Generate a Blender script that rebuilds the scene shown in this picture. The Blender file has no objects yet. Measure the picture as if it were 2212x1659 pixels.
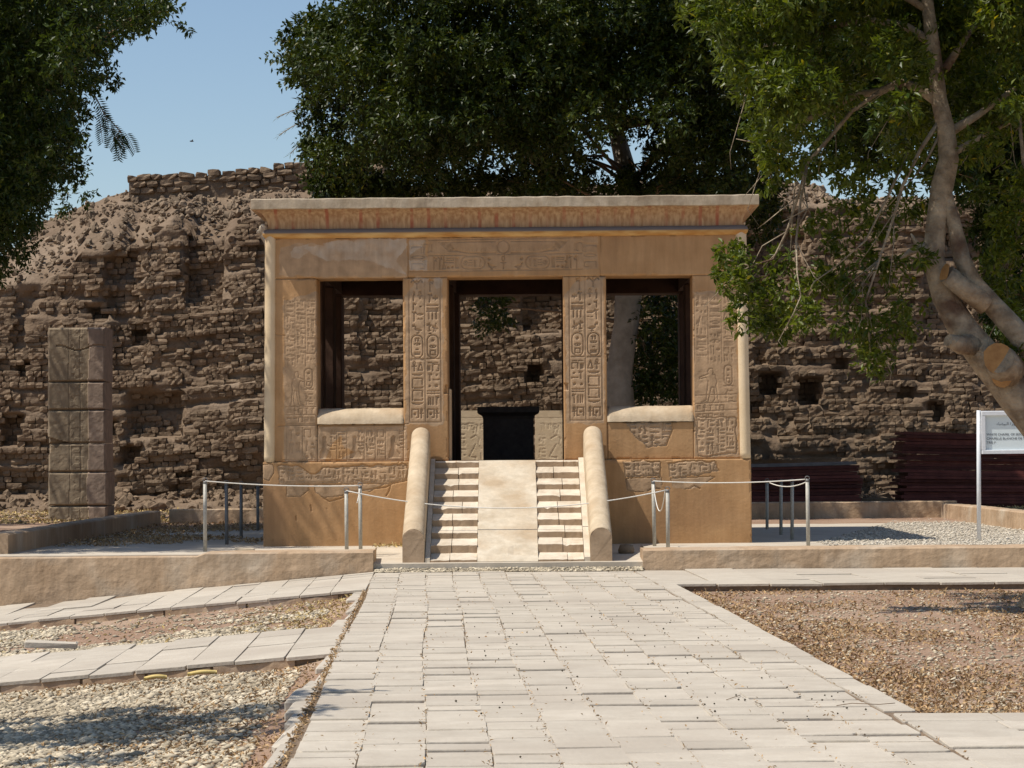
import bpy, math, random
import numpy as np
from mathutils import Vector, Matrix, Euler

random.seed(7)
rng = np.random.default_rng(7)
SC = bpy.context.scene
COL = SC.collection

# ------------------------------------------------------------------ camera
F = 2590.0
EYE = 1.45
cam_d = bpy.data.cameras.new('camera')
cam_d.sensor_width = 36.0
cam_d.lens = F / 1024 * 36.0
cam_d.clip_end = 2000
cam_d.clip_start = 0.2
cam = bpy.data.objects.new('camera', cam_d)
COL.objects.link(cam)
cam.location = (0, 0, EYE)
cam.rotation_euler = (math.radians(90 + 1.614), math.radians(0.46), 0)
SC.camera = cam
CR = cam.rotation_euler.to_matrix()

# ------------------------------------------------------------------ world, sun, exposure
SUN = Vector((2.8, 1.0, -5.2)).normalized()          # direction the light travels
to_sun = -SUN
elev = math.asin(to_sun.z)
w = bpy.data.worlds.new('World'); SC.world = w; w.use_nodes = True
nt = w.node_tree; nt.nodes.clear()
sky = nt.nodes.new('ShaderNodeTexSky'); sky.sky_type = 'NISHITA'; sky.sun_disc = False
sky.sun_elevation = elev
sky.sun_rotation = math.atan2(to_sun.x, to_sun.y)
sky.altitude = 50; sky.air_density = 1.0; sky.dust_density = 0.5; sky.ozone_density = 1.8
bg = nt.nodes.new('ShaderNodeBackground'); bg.inputs[1].default_value = 0.112
wo = nt.nodes.new('ShaderNodeOutputWorld')
nt.links.new(sky.outputs[0], bg.inputs[0]); nt.links.new(bg.outputs[0], wo.inputs[0])
sd = bpy.data.lights.new('sun', 'SUN'); sd.energy = 4.8; sd.angle = math.radians(0.53); sd.color = (1.0, 0.945, 0.86)
so = bpy.data.objects.new('sun', sd); COL.objects.link(so)
so.rotation_euler = SUN.to_track_quat('-Z', 'Y').to_euler()
so.location = (-20, -10, 40)
SC.view_settings.view_transform = 'Standard'
SC.view_settings.look = 'None'
SC.view_settings.exposure = 0.06
SC.view_settings.gamma = 1.0
SC.view_settings.use_curve_mapping = False
SC.cycles.max_bounces = 5; SC.cycles.diffuse_bounces = 2
SC.cycles.transparent_max_bounces = 4

# ------------------------------------------------------------------ helpers
K = 1024 / 2212.0

def P(dx, dy, Y):
    """point at distance Y seen at display pixel (dx,dy)"""
    d = CR @ Vector(((dx * K - 512) / F, -(dy * K - 384) / F, -1))
    t = Y / d.y
    return Vector((d.x * t, Y, EYE + d.z * t))

def link(o, parent=None):
    COL.objects.link(o)
    if parent is not None:
        o.parent = parent
    return o

def tag(o, label=None, cat=None, group=None, kind=None):
    if label: o['label'] = label
    if cat: o['category'] = cat
    if group: o['group'] = group
    if kind: o['kind'] = kind
    return o

def empty(name, loc=(0, 0, 0), rz=0, **kw):
    o = bpy.data.objects.new(name, None); link(o)
    o.location = loc; o.rotation_euler = (0, 0, rz); o.empty_display_size = 0.2
    return tag(o, **kw)

def nmesh(name, V, Fc, mat=None, smooth=False, attrs=None):
    """mesh from numpy verts (n,3) and uniform faces (m,k)"""
    V = np.asarray(V, dtype=np.float32); Fc = np.asarray(Fc, dtype=np.int32)
    me = bpy.data.meshes.new(name)
    me.vertices.add(len(V)); me.vertices.foreach_set('co', V.ravel())
    k = Fc.shape[1]
    me.loops.add(Fc.size); me.loops.foreach_set('vertex_index', Fc.ravel())
    me.polygons.add(len(Fc))
    me.polygons.foreach_set('loop_start', np.arange(len(Fc), dtype=np.int32) * k)
    me.polygons.foreach_set('loop_total', np.full(len(Fc), k, dtype=np.int32))
    me.polygons.foreach_set('use_smooth', np.full(len(Fc), bool(smooth)))
    me.update(calc_edges=True)
    if attrs:
        for an, av in attrs.items():
            a = me.attributes.new(an, 'FLOAT', 'POINT')
            a.data.foreach_set('value', np.asarray(av, dtype=np.float32))
    if mat: me.materials.append(mat)
    return me

def nobj(name, V, Fc, mat=None, parent=None, smooth=False, attrs=None):
    return link(bpy.data.objects.new(name, nmesh(name, V, Fc, mat, smooth, attrs)), parent)

class MB:
    """collects polygons of mixed size for one object"""
    def __init__(s): s.v = []; s.f = []; s.sm = []
    def add(s, vs, fs, smooth=False):
        b = len(s.v); s.v += [tuple(p) for p in vs]
        s.f += [tuple(i + b for i in f) for f in fs]; s.sm += [smooth] * len(fs)
    def box(s, x0, x1, y0, y1, z0, z1, j=0.0):
        vs = [(x, y, z) for z in (z0, z1) for y in (y0, y1) for x in (x0, x1)]
        if j: vs = [tuple(c + random.uniform(-j, j) for c in p) for p in vs]
        s.add(vs, [(0, 2, 3, 1), (4, 5, 7, 6), (0, 1, 5, 4), (1, 3, 7, 5), (3, 2, 6, 7), (2, 0, 4, 6)])
    def cbox(s, x0, x1, y0, y1, z0, z1, c=0.01, j=0.0):
        """box with chamfered top edges and vertical edges"""
        def ring(z, i):
            return [(x0 + i, y0, z), (x1 - i, y0, z), (x1, y0 + i, z), (x1, y1 - i, z), (x1 - i, y1, z), (x0 + i, y1, z), (x0, y1 - i, z), (x0, y0 + i, z)]
        r0 = ring(z0, c); r1 = ring(z1 - c, c)
        cx, cy = (x0 + x1) / 2, (y0 + y1) / 2
        r2 = [(p[0] - math.copysign(c, p[0] - cx), p[1] - math.copysign(c, p[1] - cy), z1) for p in r1]
        vs = r0 + r1 + r2
        if j: vs = [tuple(q + random.uniform(-j, j) for q in p) for p in vs]
        fs = [tuple(range(7, -1, -1)), tuple(range(16, 24))]
        for a in (0, 8):
            for i in range(8):
                k = (i + 1) % 8
                fs.append((a + i, a + k, a + 8 + k, a + 8 + i))
        s.add(vs, fs)
    def tube(s, pts, rad, n=8, smooth=True, cap=True, wob=0.0):
        pts = [Vector(p) for p in pts]
        if not hasattr(rad, '__len__'): rad = [rad] * len(pts)
        vs = []; prev = None
        for i, p in enumerate(pts):
            d = (pts[min(i + 1, len(pts) - 1)] - pts[max(i - 1, 0)]).normalized()
            a = Vector((0, 0, 1)) if abs(d.z) < 0.9 else Vector((1, 0, 0))
            if prev is None: u = d.cross(a).normalized()
            else:
                u = (prev - d * prev.dot(d)).normalized()
            prev = u; v = d.cross(u)
            for k in range(n):
                t = 2 * math.pi * k / n
                r = rad[i] * (1 + random.uniform(-wob, wob))
                vs.append(p + (u * math.cos(t) + v * math.sin(t)) * r)
        fs = []
        for i in range(len(pts) - 1):
            for k in range(n):
                q = (k + 1) % n
                fs.append((i * n + k, i * n + q, (i + 1) * n + q, (i + 1) * n + k))
        s.add(vs, fs, smooth)
        if cap:
            b = len(s.v) - len(vs)
            s.f.append(tuple(b + k for k in range(n - 1, -1, -1))); s.sm.append(False)
            e = b + (len(pts) - 1) * n
            s.f.append(tuple(e + k for k in range(n))); s.sm.append(False)
    def ball(s, c, r, n=8, m=6, smooth=True, rot=None):
        if not hasattr(r, '__len__'): r = (r, r, r)
        vs = []
        for i in range(m + 1):
            ph = math.pi * i / m
            for k in range(n):
                t = 2 * math.pi * k / n
                p = Vector((r[0] * math.sin(ph) * math.cos(t), r[1] * math.sin(ph) * math.sin(t), r[2] * math.cos(ph)))
                if rot: p = rot @ p
                vs.append(Vector(c) + p)
        fs = [(i * n + k, (i + 1) * n + k, (i + 1) * n + (k + 1) % n, i * n + (k + 1) % n) for i in range(m) for k in range(n)]
        s.add(vs, fs, smooth)
    def mesh(s, name, mat):
        me = bpy.data.meshes.new(name); me.from_pydata(s.v, [], s.f)
        me.polygons.foreach_set('use_smooth', s.sm); me.update()
        if mat: me.materials.append(mat)
        return me
    def build(s, name, mat, parent=None):
        return link(bpy.data.objects.new(name, s.mesh(name, mat)), parent)

def hsh(ix, iy, seed):
    h = (ix.astype(np.int64) * 374761393 + iy.astype(np.int64) * 668265263 + seed * 1442695041) & 0xffffffff
    h = ((h ^ (h >> 13)) * 1274126177) & 0xffffffff
    return ((h ^ (h >> 16)) & 0xffff) / 65535.0

def vnoise(x, y, seed=0):
    x = np.asarray(x, dtype=float); y = np.asarray(y, dtype=float)
    x, y = np.broadcast_arrays(x, y)
    ix = np.floor(x); iy = np.floor(y); fx = x - ix; fy = y - iy
    fx = fx * fx * (3 - 2 * fx); fy = fy * fy * (3 - 2 * fy)
    a = hsh(ix, iy, seed); b = hsh(ix + 1, iy, seed); c = hsh(ix, iy + 1, seed); d = hsh(ix + 1, iy + 1, seed)
    return (a * (1 - fx) + b * fx) * (1 - fy) + (c * (1 - fx) + d * fx) * fy

def fbm(x, y, seed=0, o=4):
    s = 0; a = 0.5; t = 0
    for i in range(o):
        s = s + a * vnoise(x * 2 ** i, y * 2 ** i, seed + i * 17); t += a; a *= 0.5
    return s / t

def grid_faces(nx, ny):
    i = np.arange(nx - 1); j = np.arange(ny - 1)
    I, J = np.meshgrid(i, j)
    a = (J * nx + I).ravel()
    return np.stack([a, a + 1, a + nx + 1, a + nx], 1)

def rot_z(a):
    c, s = np.cos(a), np.sin(a); z = np.zeros_like(a); o = np.ones_like(a)
    return np.stack([np.stack([c, -s, z], 1), np.stack([s, c, z], 1), np.stack([z, z, o], 1)], 1)

def rot_rand(n, amt=None):
    """random rotations (n,3,3)"""
    q = rng.normal(size=(n, 4))
    if amt is not None: q = q * np.array([0, amt, amt, amt]) + np.array([1, 0, 0, 0])
    q /= np.linalg.norm(q, axis=1)[:, None]
    a, b, c, d = q.T
    return np.stack([np.stack([1 - 2 * (c * c + d * d), 2 * (b * c - a * d), 2 * (b * d + a * c)], 1),
                     np.stack([2 * (b * c + a * d), 1 - 2 * (b * b + d * d), 2 * (c * d - a * b)], 1),
                     np.stack([2 * (b * d - a * c), 2 * (c * d + a * b), 1 - 2 * (b * b + c * c)], 1)], 1)

def scatter(variants, Fc, vi, pos, scl, R=None):
    """merge scaled/rotated copies of same-topology variants -> V, F, index of copy per vertex"""
    V = np.asarray(variants)[vi] * scl[:, None, :]
    if R is not None: V = np.einsum('nij,nkj->nki', R, V)
    V = V + pos[:, None, :]
    n, k, _ = V.shape
    FF = (np.asarray(Fc)[None] + (np.arange(n) * k)[:, None, None]).reshape(-1, np.asarray(Fc).shape[1])
    return V.reshape(-1, 3), FF, np.repeat(np.arange(n), k)

# rounded brick / stone topology: surface of a 3x3x3 lattice
_idx = {}; _pts = []
for _x in range(3):
    for _y in range(3):
        for _z in range(3):
            if (_x, _y, _z) != (1, 1, 1):
                _idx[(_x, _y, _z)] = len(_pts); _pts.append((_x / 2 - .5, _y / 2 - .5, _z / 2 - .5))
BF = []
for ax in range(3):
    for s_ in (0, 2):
        o1, o2 = [a for a in range(3) if a != ax]
        for a in range(2):
            for b in range(2):
                q = []
                for (da, db) in ((0, 0), (1, 0), (1, 1), (0, 1)):
                    c = [0, 0, 0]; c[ax] = s_; c[o1] = a + da; c[o2] = b + db; q.append(_idx[tuple(c)])
                flip = (s_ == 0) != (ax == 1)
                BF.append(q[::-1] if flip else q)
BF = np.array(BF)
BP = np.array(_pts)
def brick_variants(n, corner=.84, edge=.95, noise=.05, seed=1):
    r = np.random.default_rng(seed); out = []
    k = (np.abs(BP) > .4).sum(1)
    m = np.where(k == 3, corner, np.where(k == 2, edge, 1.0))
    for i in range(n):
        out.append(BP * m[:, None] + r.normal(size=BP.shape) * noise)
    return np.array(out)

# ------------------------------------------------------------------ materials
def mat_new(name):
    m = bpy.data.materials.new(name); m.use_nodes = True
    n = m.node_tree; b = n.nodes['Principled BSDF']
    return m, n, b

def stone(name, c1, c2, scale=3.0, rough=.85, bump=.3, bscale=40.0, c3=None, s3=.5, objrand=0.0, attr=None, attrcol=None, coord='Object', bdist=.01, spec=.2, streak=0.0):
    m, n, b = mat_new(name)
    N = n.nodes; L = n.links
    tc = N.new('ShaderNodeTexCoord')
    co = tc.outputs['Object' if coord == 'World' else coord]
    if coord == 'World':
        g = N.new('ShaderNodeNewGeometry'); co = g.outputs['Position']
    nz = N.new('ShaderNodeTexNoise'); nz.inputs['Scale'].default_value = scale; nz.inputs['Detail'].default_value = 6; nz.inputs['Roughness'].default_value = .62
    L.new(co, nz.inputs['Vector'])
    cr = N.new('ShaderNodeValToRGB'); cr.color_ramp.elements[0].position = .32; cr.color_ramp.elements[1].position = .68
    cr.color_ramp.elements[0].color = (*c1, 1); cr.color_ramp.elements[1].color = (*c2, 1)
    L.new(nz.outputs['Fac'], cr.inputs[0])
    out = cr.outputs[0]
    if c3:
        n3 = N.new('ShaderNodeTexNoise'); n3.inputs['Scale'].default_value = s3; n3.inputs['Detail'].default_value = 4
        L.new(co, n3.inputs['Vector'])
        r3 = N.new('ShaderNodeValToRGB'); r3.color_ramp.elements[0].position = .5; r3.color_ramp.elements[1].position = .68
        L.new(n3.outputs['Fac'], r3.inputs[0])
        mx = N.new('ShaderNodeMix'); mx.data_type = 'RGBA'
        L.new(r3.outputs[0], mx.inputs[0]); L.new(out, mx.inputs[6]); mx.inputs[7].default_value = (*c3, 1)
        out = mx.outputs[2]
    if attr:
        at = N.new('ShaderNodeAttribute'); at.attribute_name = attr
        mx = N.new('ShaderNodeMix'); mx.data_type = 'RGBA'
        n4 = N.new('ShaderNodeTexNoise'); n4.inputs['Scale'].default_value = 6; n4.inputs['Detail'].default_value = 6
        L.new(co, n4.inputs['Vector'])
        r4 = N.new('ShaderNodeValToRGB'); r4.color_ramp.elements[0].color = (*[a * .82 for a in attrcol], 1); r4.color_ramp.elements[1].color = (*[min(1, a * 1.18) for a in attrcol], 1)
        r4.color_ramp.elements[0].position = .35; r4.color_ramp.elements[1].position = .65
        L.new(n4.outputs['Fac'], r4.inputs[0])
        L.new(at.outputs['Fac'], mx.inputs[0]); L.new(out, mx.inputs[6]); L.new(r4.outputs[0], mx.inputs[7])
        out = mx.outputs[2]
        ap = N.new('ShaderNodeAttribute'); ap.attribute_name = 'pale'
        mp_ = N.new('ShaderNodeMix'); mp_.data_type = 'RGBA'; L.new(ap.outputs['Fac'], mp_.inputs[0]); L.new(out, mp_.inputs[6]); mp_.inputs[7].default_value = (.56, .47, .37, 1)
        out = mp_.outputs[2]
    if objrand:
        oi = N.new('ShaderNodeObjectInfo')
        at = N.new('ShaderNodeAttribute'); at.attribute_name = 'tone'
        ad = N.new('ShaderNodeMath'); ad.operation = 'ADD'; L.new(oi.outputs['Random'], ad.inputs[0]); L.new(at.outputs['Fac'], ad.inputs[1])
        fr = N.new('ShaderNodeMath'); fr.operation = 'FRACT'; L.new(ad.outputs[0], fr.inputs[0])
        mr = N.new('ShaderNodeMapRange'); mr.inputs[3].default_value = 1 - objrand; mr.inputs[4].default_value = 1 + objrand
        L.new(fr.outputs[0], mr.inputs[0])
        mu = N.new('ShaderNodeVectorMath'); mu.operation = 'SCALE'
        L.new(out, mu.inputs[0]); L.new(mr.outputs[0], mu.inputs['Scale'])
        out = mu.outputs[0]
    if streak:
        mp = N.new('ShaderNodeMapping'); mp.inputs['Scale'].default_value = (5.5, 5.5, .7); L.new(co, mp.inputs['Vector'])
        ns = N.new('ShaderNodeTexNoise'); ns.inputs['Scale'].default_value = 1.6; ns.inputs['Detail'].default_value = 7; ns.inputs['Roughness'].default_value = .65
        L.new(mp.outputs[0], ns.inputs['Vector'])
        mr = N.new('ShaderNodeMapRange'); mr.inputs[1].default_value = .3; mr.inputs[2].default_value = .7; mr.inputs[3].default_value = 1 - streak; mr.inputs[4].default_value = 1 + streak * .6
        L.new(ns.outputs['Fac'], mr.inputs[0])
        mu = N.new('ShaderNodeVectorMath'); mu.operation = 'SCALE'; L.new(out, mu.inputs[0]); L.new(mr.outputs[0], mu.inputs['Scale']); out = mu.outputs[0]
    L.new(out, b.inputs['Base Color'])
    b.inputs['Roughness'].default_value = rough
    b.inputs['Specular IOR Level'].default_value = spec
    if bump:
        nb = N.new('ShaderNodeTexNoise'); nb.inputs['Scale'].default_value = bscale; nb.inputs['Detail'].default_value = 5
        L.new(co, nb.inputs['Vector'])
        bp = N.new('ShaderNodeBump'); bp.inputs['Strength'].default_value = bump; bp.inputs['Distance'].default_value = bdist
        L.new(nb.outputs['Fac'], bp.inputs['Height']); L.new(bp.outputs[0], b.inputs['Normal'])
    return m

M = {}
M['plaster'] = stone('ochre_plaster', (.42, .236, .105), (.515, .308, .150), 2.2, bump=.35, bscale=30, attr='stone', attrcol=(.445, .30, .18), c3=(.375, .215, .105), s3=.8, streak=.16)
M['roll_stone'] = stone('pale_roll_stone', (.62, .47, .29), (.72, .57, .38), 2.2, bump=.2, bscale=30)
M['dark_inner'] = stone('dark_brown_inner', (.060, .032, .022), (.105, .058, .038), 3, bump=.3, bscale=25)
M['rail'] = stone('tan_rail_stone', (.47, .36, .235), (.62, .50, .35), 3.5, bump=.6, bscale=20, c3=(.43, .31, .19), s3=1.8, streak=.12)
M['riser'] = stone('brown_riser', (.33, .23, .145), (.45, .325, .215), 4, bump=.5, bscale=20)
M['stone_body'] = stone('kiosk_stone', (.47, .335, .205), (.57, .425, .275), 2.5, bump=.3, bscale=25)
M['lip'] = stone('limestone_lip', (.38, .30, .205), (.56, .465, .34), 6, bump=.5, bscale=18, c3=(.30, .225, .15), s3=2.6, streak=.2)
M['white_stone'] = stone('pale_limestone', (.50, .41, .295), (.67, .585, .455), 3.5, bump=.5, bscale=22, c3=(.47, .36, .24), s3=1.8, streak=.12)
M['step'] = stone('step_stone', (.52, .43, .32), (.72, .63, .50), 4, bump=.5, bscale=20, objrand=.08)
M['paver'] = stone('paver_stone', (.45, .39, .31), (.53, .468, .378), 4, bump=.5, bscale=26, objrand=.07, coord='World', c3=(.43, .37, .295), s3=.6)
M['joint'] = stone('sandy_joint', (.15, .105, .068), (.25, .18, .12), 9, bump=.5, bscale=60, coord='World')
M['lowwall'] = stone('mud_plaster', (.38, .26, .16), (.50, .36, .235), 1.6, bump=.6, bscale=14, c3=(.52, .42, .31), s3=1.2, coord='World', bdist=.02, streak=.22)
M['terrace'] = stone('terrace_paving', (.47, .40, .31), (.57, .50, .40), 2, bump=.4, bscale=14, coord='World')
M['soil_r'] = stone('reddish_soil', (.255, .155, .100), (.37, .245, .165), 1.2, bump=.9, bscale=28, coord='World', c3=(.42, .30, .21), s3=.35, bdist=.03)
M['mudbrick'] = stone('mud_brick', (.150, .100, .062), (.265, .190, .122), 2.5, bump=.8, bscale=16, objrand=.18, coord='World', bdist=.03)
M['mudearth'] = stone('mud_earth', (.140, .094, .060), (.225, .160, .105), 1.2, bump=.9, bscale=9, coord='World', c3=(.25, .183, .125), s3=.5, bdist=.05)
M['rubble'] = stone('rubble_stone', (.165, .115, .075), (.28, .21, .14), 3, bump=.5, bscale=14, objrand=.25, coord='World')
M['pillar'] = stone('weathered_sandstone', (.21, .16, .105), (.31, .24, .16), 2, bump=.6, bscale=16, coord='World', attr='stone', attrcol=(.27, .20, .15))
M['pebble'] = stone('pale_pebble', (.34, .275, .185), (.57, .485, .35), 2, bump=0, objrand=.45, coord='World')
M['pebble_w'] = stone('white_gravel', (.44, .385, .30), (.60, .54, .44), 2, bump=0, objrand=.35, coord='World')
M['bark'] = stone('pale_bark', (.19, .145, .095), (.43, .35, .24), 7, bump=1.0, bscale=22, coord='World', c3=(.115, .07, .045), s3=3.2, bdist=.025)
M['bark_d'] = stone('grey_bark', (.22, .18, .135), (.38, .32, .25), 3, bump=.8, bscale=9, coord='World', bdist=.03)
M['cutwood'] = stone('cut_wood', (.30, .15, .055), (.48, .27, .10), 9, bump=.3, bscale=30, coord='World')
M['twig'] = stone('dry_twig', (.16, .10, .06), (.26, .17, .10), 8, bump=0, coord='World')
M['granite'] = stone('dark_granite', (.030, .023, .020), (.055, .043, .037), 14, rough=.6, bump=.1, bscale=60)
M['sheet'] = stone('maroon_board', (.095, .026, .022), (.17, .052, .040), 6, rough=.55, bump=.2, bscale=20, objrand=.35, coord='World')
M['sheet_g'] = stone('grey_board', (.16, .15, .15), (.24, .22, .21), 6, rough=.6, bump=.2, bscale=20, coord='World')
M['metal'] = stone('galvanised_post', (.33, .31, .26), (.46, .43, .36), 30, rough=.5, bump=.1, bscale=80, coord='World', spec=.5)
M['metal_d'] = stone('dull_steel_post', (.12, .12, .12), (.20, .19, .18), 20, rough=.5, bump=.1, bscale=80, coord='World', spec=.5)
M['alu'] = stone('sign_frame_metal', (.62, .63, .64), (.72, .73, .74), 20, rough=.4, bump=.05, bscale=60, spec=.6)
M['board'] = stone('sign_board_white', (.66, .73, .73), (.70, .77, .77), 3, rough=.5, bump=0)
M['ink'] = stone('sign_ink', (.09, .10, .12), (.11, .12, .14), 3, rough=.6, bump=0)
M['rope'] = stone('white_rope', (.66, .62, .54), (.78, .74, .66), 60, rough=.8, bump=0)
M['dark_seed'] = stone('dark_seed', (.03, .022, .012), (.06, .045, .02), 20, rough=.6, bump=0)
M['pod'] = stone('dry_palm_sheath', (.58, .42, .14), (.72, .56, .24), 10, rough=.6, bump=.2, bscale=60)
M['litter'] = stone('dry_leaf_litter', (.34, .235, .085), (.54, .42, .20), 3, rough=.7, bump=0, objrand=.45, coord='World')
M['litter_b'] = stone('brown_leaf_litter', (.27, .16, .075), (.48, .33, .17), 3, rough=.7, bump=0, objrand=.45, coord='World')
M['bird'] = stone('dark_feather', (.04, .035, .03), (.06, .05, .045), 5, bump=0)

def leaf_mat(name, c1, c2, trans=.35, gloss=.38):
    m, n, b = mat_new(name); N = n.nodes; L = n.links
    at = N.new('ShaderNodeAttribute'); at.attribute_name = 'tone'
    cr = N.new('ShaderNodeValToRGB'); cr.color_ramp.elements[0].color = (*c1, 1); cr.color_ramp.elements[1].color = (*c2, 1)
    e = cr.color_ramp.elements.new(.88); e.color = (*c2, 1)
    cr.color_ramp.elements[-1].color = (c2[0] * 2.2, c2[1] * 1.5, c2[2], 1)
    L.new(at.outputs['Fac'], cr.inputs[0]); L.new(cr.outputs[0], b.inputs['Base Color'])
    b.inputs['Roughness'].default_value = .42; b.inputs['Specular IOR Level'].default_value = .32
    tr = N.new('ShaderNodeBsdfTranslucent')
    sc = N.new('ShaderNodeVectorMath'); sc.operation = 'MULTIPLY'; sc.inputs[1].default_value = (1.5, 1.45, .5)
    L.new(cr.outputs[0], sc.inputs[0]); L.new(sc.outputs[0], tr.inputs[0])
    mx = N.new('ShaderNodeMixShader'); mx.inputs[0].default_value = trans
    L.new(b.outputs[0], mx.inputs[1]); L.new(tr.outputs[0], mx.inputs[2])
    L.new(mx.outputs[0], n.nodes['Material Output'].inputs['Surface'])
    return m
M['leaf'] = leaf_mat('ficus_leaf', (.014, .028, .003), (.062, .082, .008), trans=.2)
M['leaf_n'] = leaf_mat('bright_leaf', (.030, .055, .005), (.135, .165, .015), trans=.38)
M['leaf_d'] = leaf_mat('dusky_leaf', (.014, .030, .004), (.058, .085, .009), trans=.25)
M['palm'] = leaf_mat('palm_frond_green', (.05, .07, .04), (.09, .11, .06))

def cornice_mat():
    m, n, b = mat_new('painted_cavetto'); N = n.nodes; L = n.links
    tc = N.new('ShaderNodeTexCoord'); sx = N.new('ShaderNodeSeparateXYZ'); L.new(tc.outputs['Object'], sx.inputs[0])
    nz = N.new('ShaderNodeTexNoise'); nz.inputs['Scale'].default_value = 2.3; nz.inputs['Detail'].default_value = 6
    L.new(tc.outputs['Object'], nz.inputs['Vector'])
    # fine vertical streaks
    mp = N.new('ShaderNodeMapping'); mp.inputs['Scale'].default_value = (14, 14, 1.2)
    L.new(tc.outputs['Object'], mp.inputs['Vector'])
    st = N.new('ShaderNodeTexNoise'); st.inputs['Scale'].default_value = 1.6; st.inputs['Detail'].default_value = 5; L.new(mp.outputs[0], st.inputs['Vector'])
    cr = N.new('ShaderNodeValToRGB'); cr.color_ramp.elements[0].position = .36; cr.color_ramp.elements[1].position = .64
    cr.color_ramp.elements[0].color = (.33, .185, .09, 1); cr.color_ramp.elements[1].color = (.50, .335, .185, 1)
    L.new(st.outputs['Fac'], cr.inputs[0])
    # red stripes every .236 m
    wv = N.new('ShaderNodeMath'); wv.operation = 'MULTIPLY'; wv.inputs[1].default_value = 1 / .236; L.new(sx.outputs['X'], wv.inputs[0])
    fr = N.new('ShaderNodeMath'); fr.operation = 'FRACT'; L.new(wv.outputs[0], fr.inputs[0])
    ab = N.new('ShaderNodeMath'); ab.operation = 'SUBTRACT'; ab.inputs[1].default_value = .5; L.new(fr.outputs[0], ab.inputs[0])
    a2 = N.new('ShaderNodeMath'); a2.operation = 'ABSOLUTE'; L.new(ab.outputs[0], a2.inputs[0])
    rr = N.new('ShaderNodeMapRange'); rr.inputs[1].default_value = .13; rr.inputs[2].default_value = .07; L.new(a2.outputs[0], rr.inputs[0])
    nr = N.new('ShaderNodeMapRange'); nr.inputs[1].default_value = .46; nr.inputs[2].default_value = .60; L.new(nz.outputs['Fac'], nr.inputs[0])
    nr.inputs[3].default_value = .10; nr.inputs[4].default_value = .75
    mm = N.new('ShaderNodeMath'); mm.operation = 'MULTIPLY'; L.new(rr.outputs[0], mm.inputs[0]); L.new(nr.outputs[0], mm.inputs[1])
    m1 = N.new('ShaderNodeMix'); m1.data_type = 'RGBA'; L.new(mm.outputs[0], m1.inputs[0]); L.new(cr.outputs[0], m1.inputs[6]); m1.inputs[7].default_value = (.33, .075, .04, 1)
    # thin flute lines
    w2 = N.new('ShaderNodeMath'); w2.operation = 'MULTIPLY'; w2.inputs[1].default_value = 1 / .0393; L.new(sx.outputs['X'], w2.inputs[0])
    f2 = N.new('ShaderNodeMath'); f2.operation = 'FRACT'; L.new(w2.outputs[0], f2.inputs[0])
    bp = N.new('ShaderNodeBump'); bp.inputs['Strength'].default_value = .35; bp.inputs['Distance'].default_value = .006
    L.new(f2.outputs[0], bp.inputs['Height']); L.new(bp.outputs[0], b.inputs['Normal'])
    L.new(m1.outputs[2], b.inputs['Base Color']); b.inputs['Roughness'].default_value = .85
    return m
M['cavetto'] = cornice_mat()

def torus_mat():
    m, n, b = mat_new('painted_roll_moulding'); N = n.nodes; L = n.links
    tc = N.new('ShaderNodeTexCoord'); sx = N.new('ShaderNodeSeparateXYZ'); L.new(tc.outputs['Object'], sx.inputs[0])
    nz = N.new('ShaderNodeTexNoise'); nz.inputs['Scale'].default_value = 3; nz.inputs['Detail'].default_value = 6
    mp = N.new('ShaderNodeMapping'); mp.inputs['Scale'].default_value = (1, 1, 4); L.new(tc.outputs['Object'], mp.inputs[0]); L.new(mp.outputs[0], nz.inputs['Vector'])
    cr = N.new('ShaderNodeValToRGB'); cr.color_ramp.elements[0].position = .35; cr.color_ramp.elements[1].position = .66
    cr.color_ramp.elements[0].color = (.46, .22, .055, 1); cr.color_ramp.elements[1].color = (.66, .42, .16, 1)
    L.new(nz.outputs['Fac'], cr.inputs[0])
    mr = N.new('ShaderNodeMapRange'); mr.inputs[1].default_value = 4.575; mr.inputs[2].default_value = 4.595; L.new(sx.outputs['Z'], mr.inputs[0])
    mx = N.new('ShaderNodeMix'); mx.data_type = 'RGBA'; L.new(mr.outputs[0], mx.inputs[0]); L.new(cr.outputs[0], mx.inputs[6]); mx.inputs[7].default_value = (.17, .145, .13, 1)
    L.new(mx.outputs[2], b.inputs['Base Color']); b.inputs['Roughness'].default_value = .85
    return m
M['roll'] = torus_mat()

# ------------------------------------------------------------------ ground
def xe(y): return -.695 - .03166 * np.asarray(y)        # left edge of the main path
PW = 3.24
def gz(x, y):
    x = np.asarray(x, float); y = np.asarray(y, float)
    left = -.083 * np.clip(xe(y) - x, 0, 9) - .050 * np.clip((xe(y) - .05 - x) / .3, 0, 1)
    right = -.045 * np.clip((x - xe(y) - PW - .15) / .1 + 0, 0, 1)
    base = -.04 + left + right
    base = base * np.clip((38 - y) / 3, 0, 1) * np.where(y < 33.2, 1, 1) + 0
    back = np.clip((y - 38) / 8, 0, 1) * .25 + np.clip((y - 50) / 8, 0, 1) * .12
    far = np.clip((y - 75) / 30, 0, 1) * 1.0
    near = .02 * (fbm(x * .8, y * .8, 5) - .5)
    return np.where(y < 38, base, 0) + back + near - far * 0

def slope(x, y): return -.083 * np.clip(xe(y) - x, 0, 9)

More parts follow.
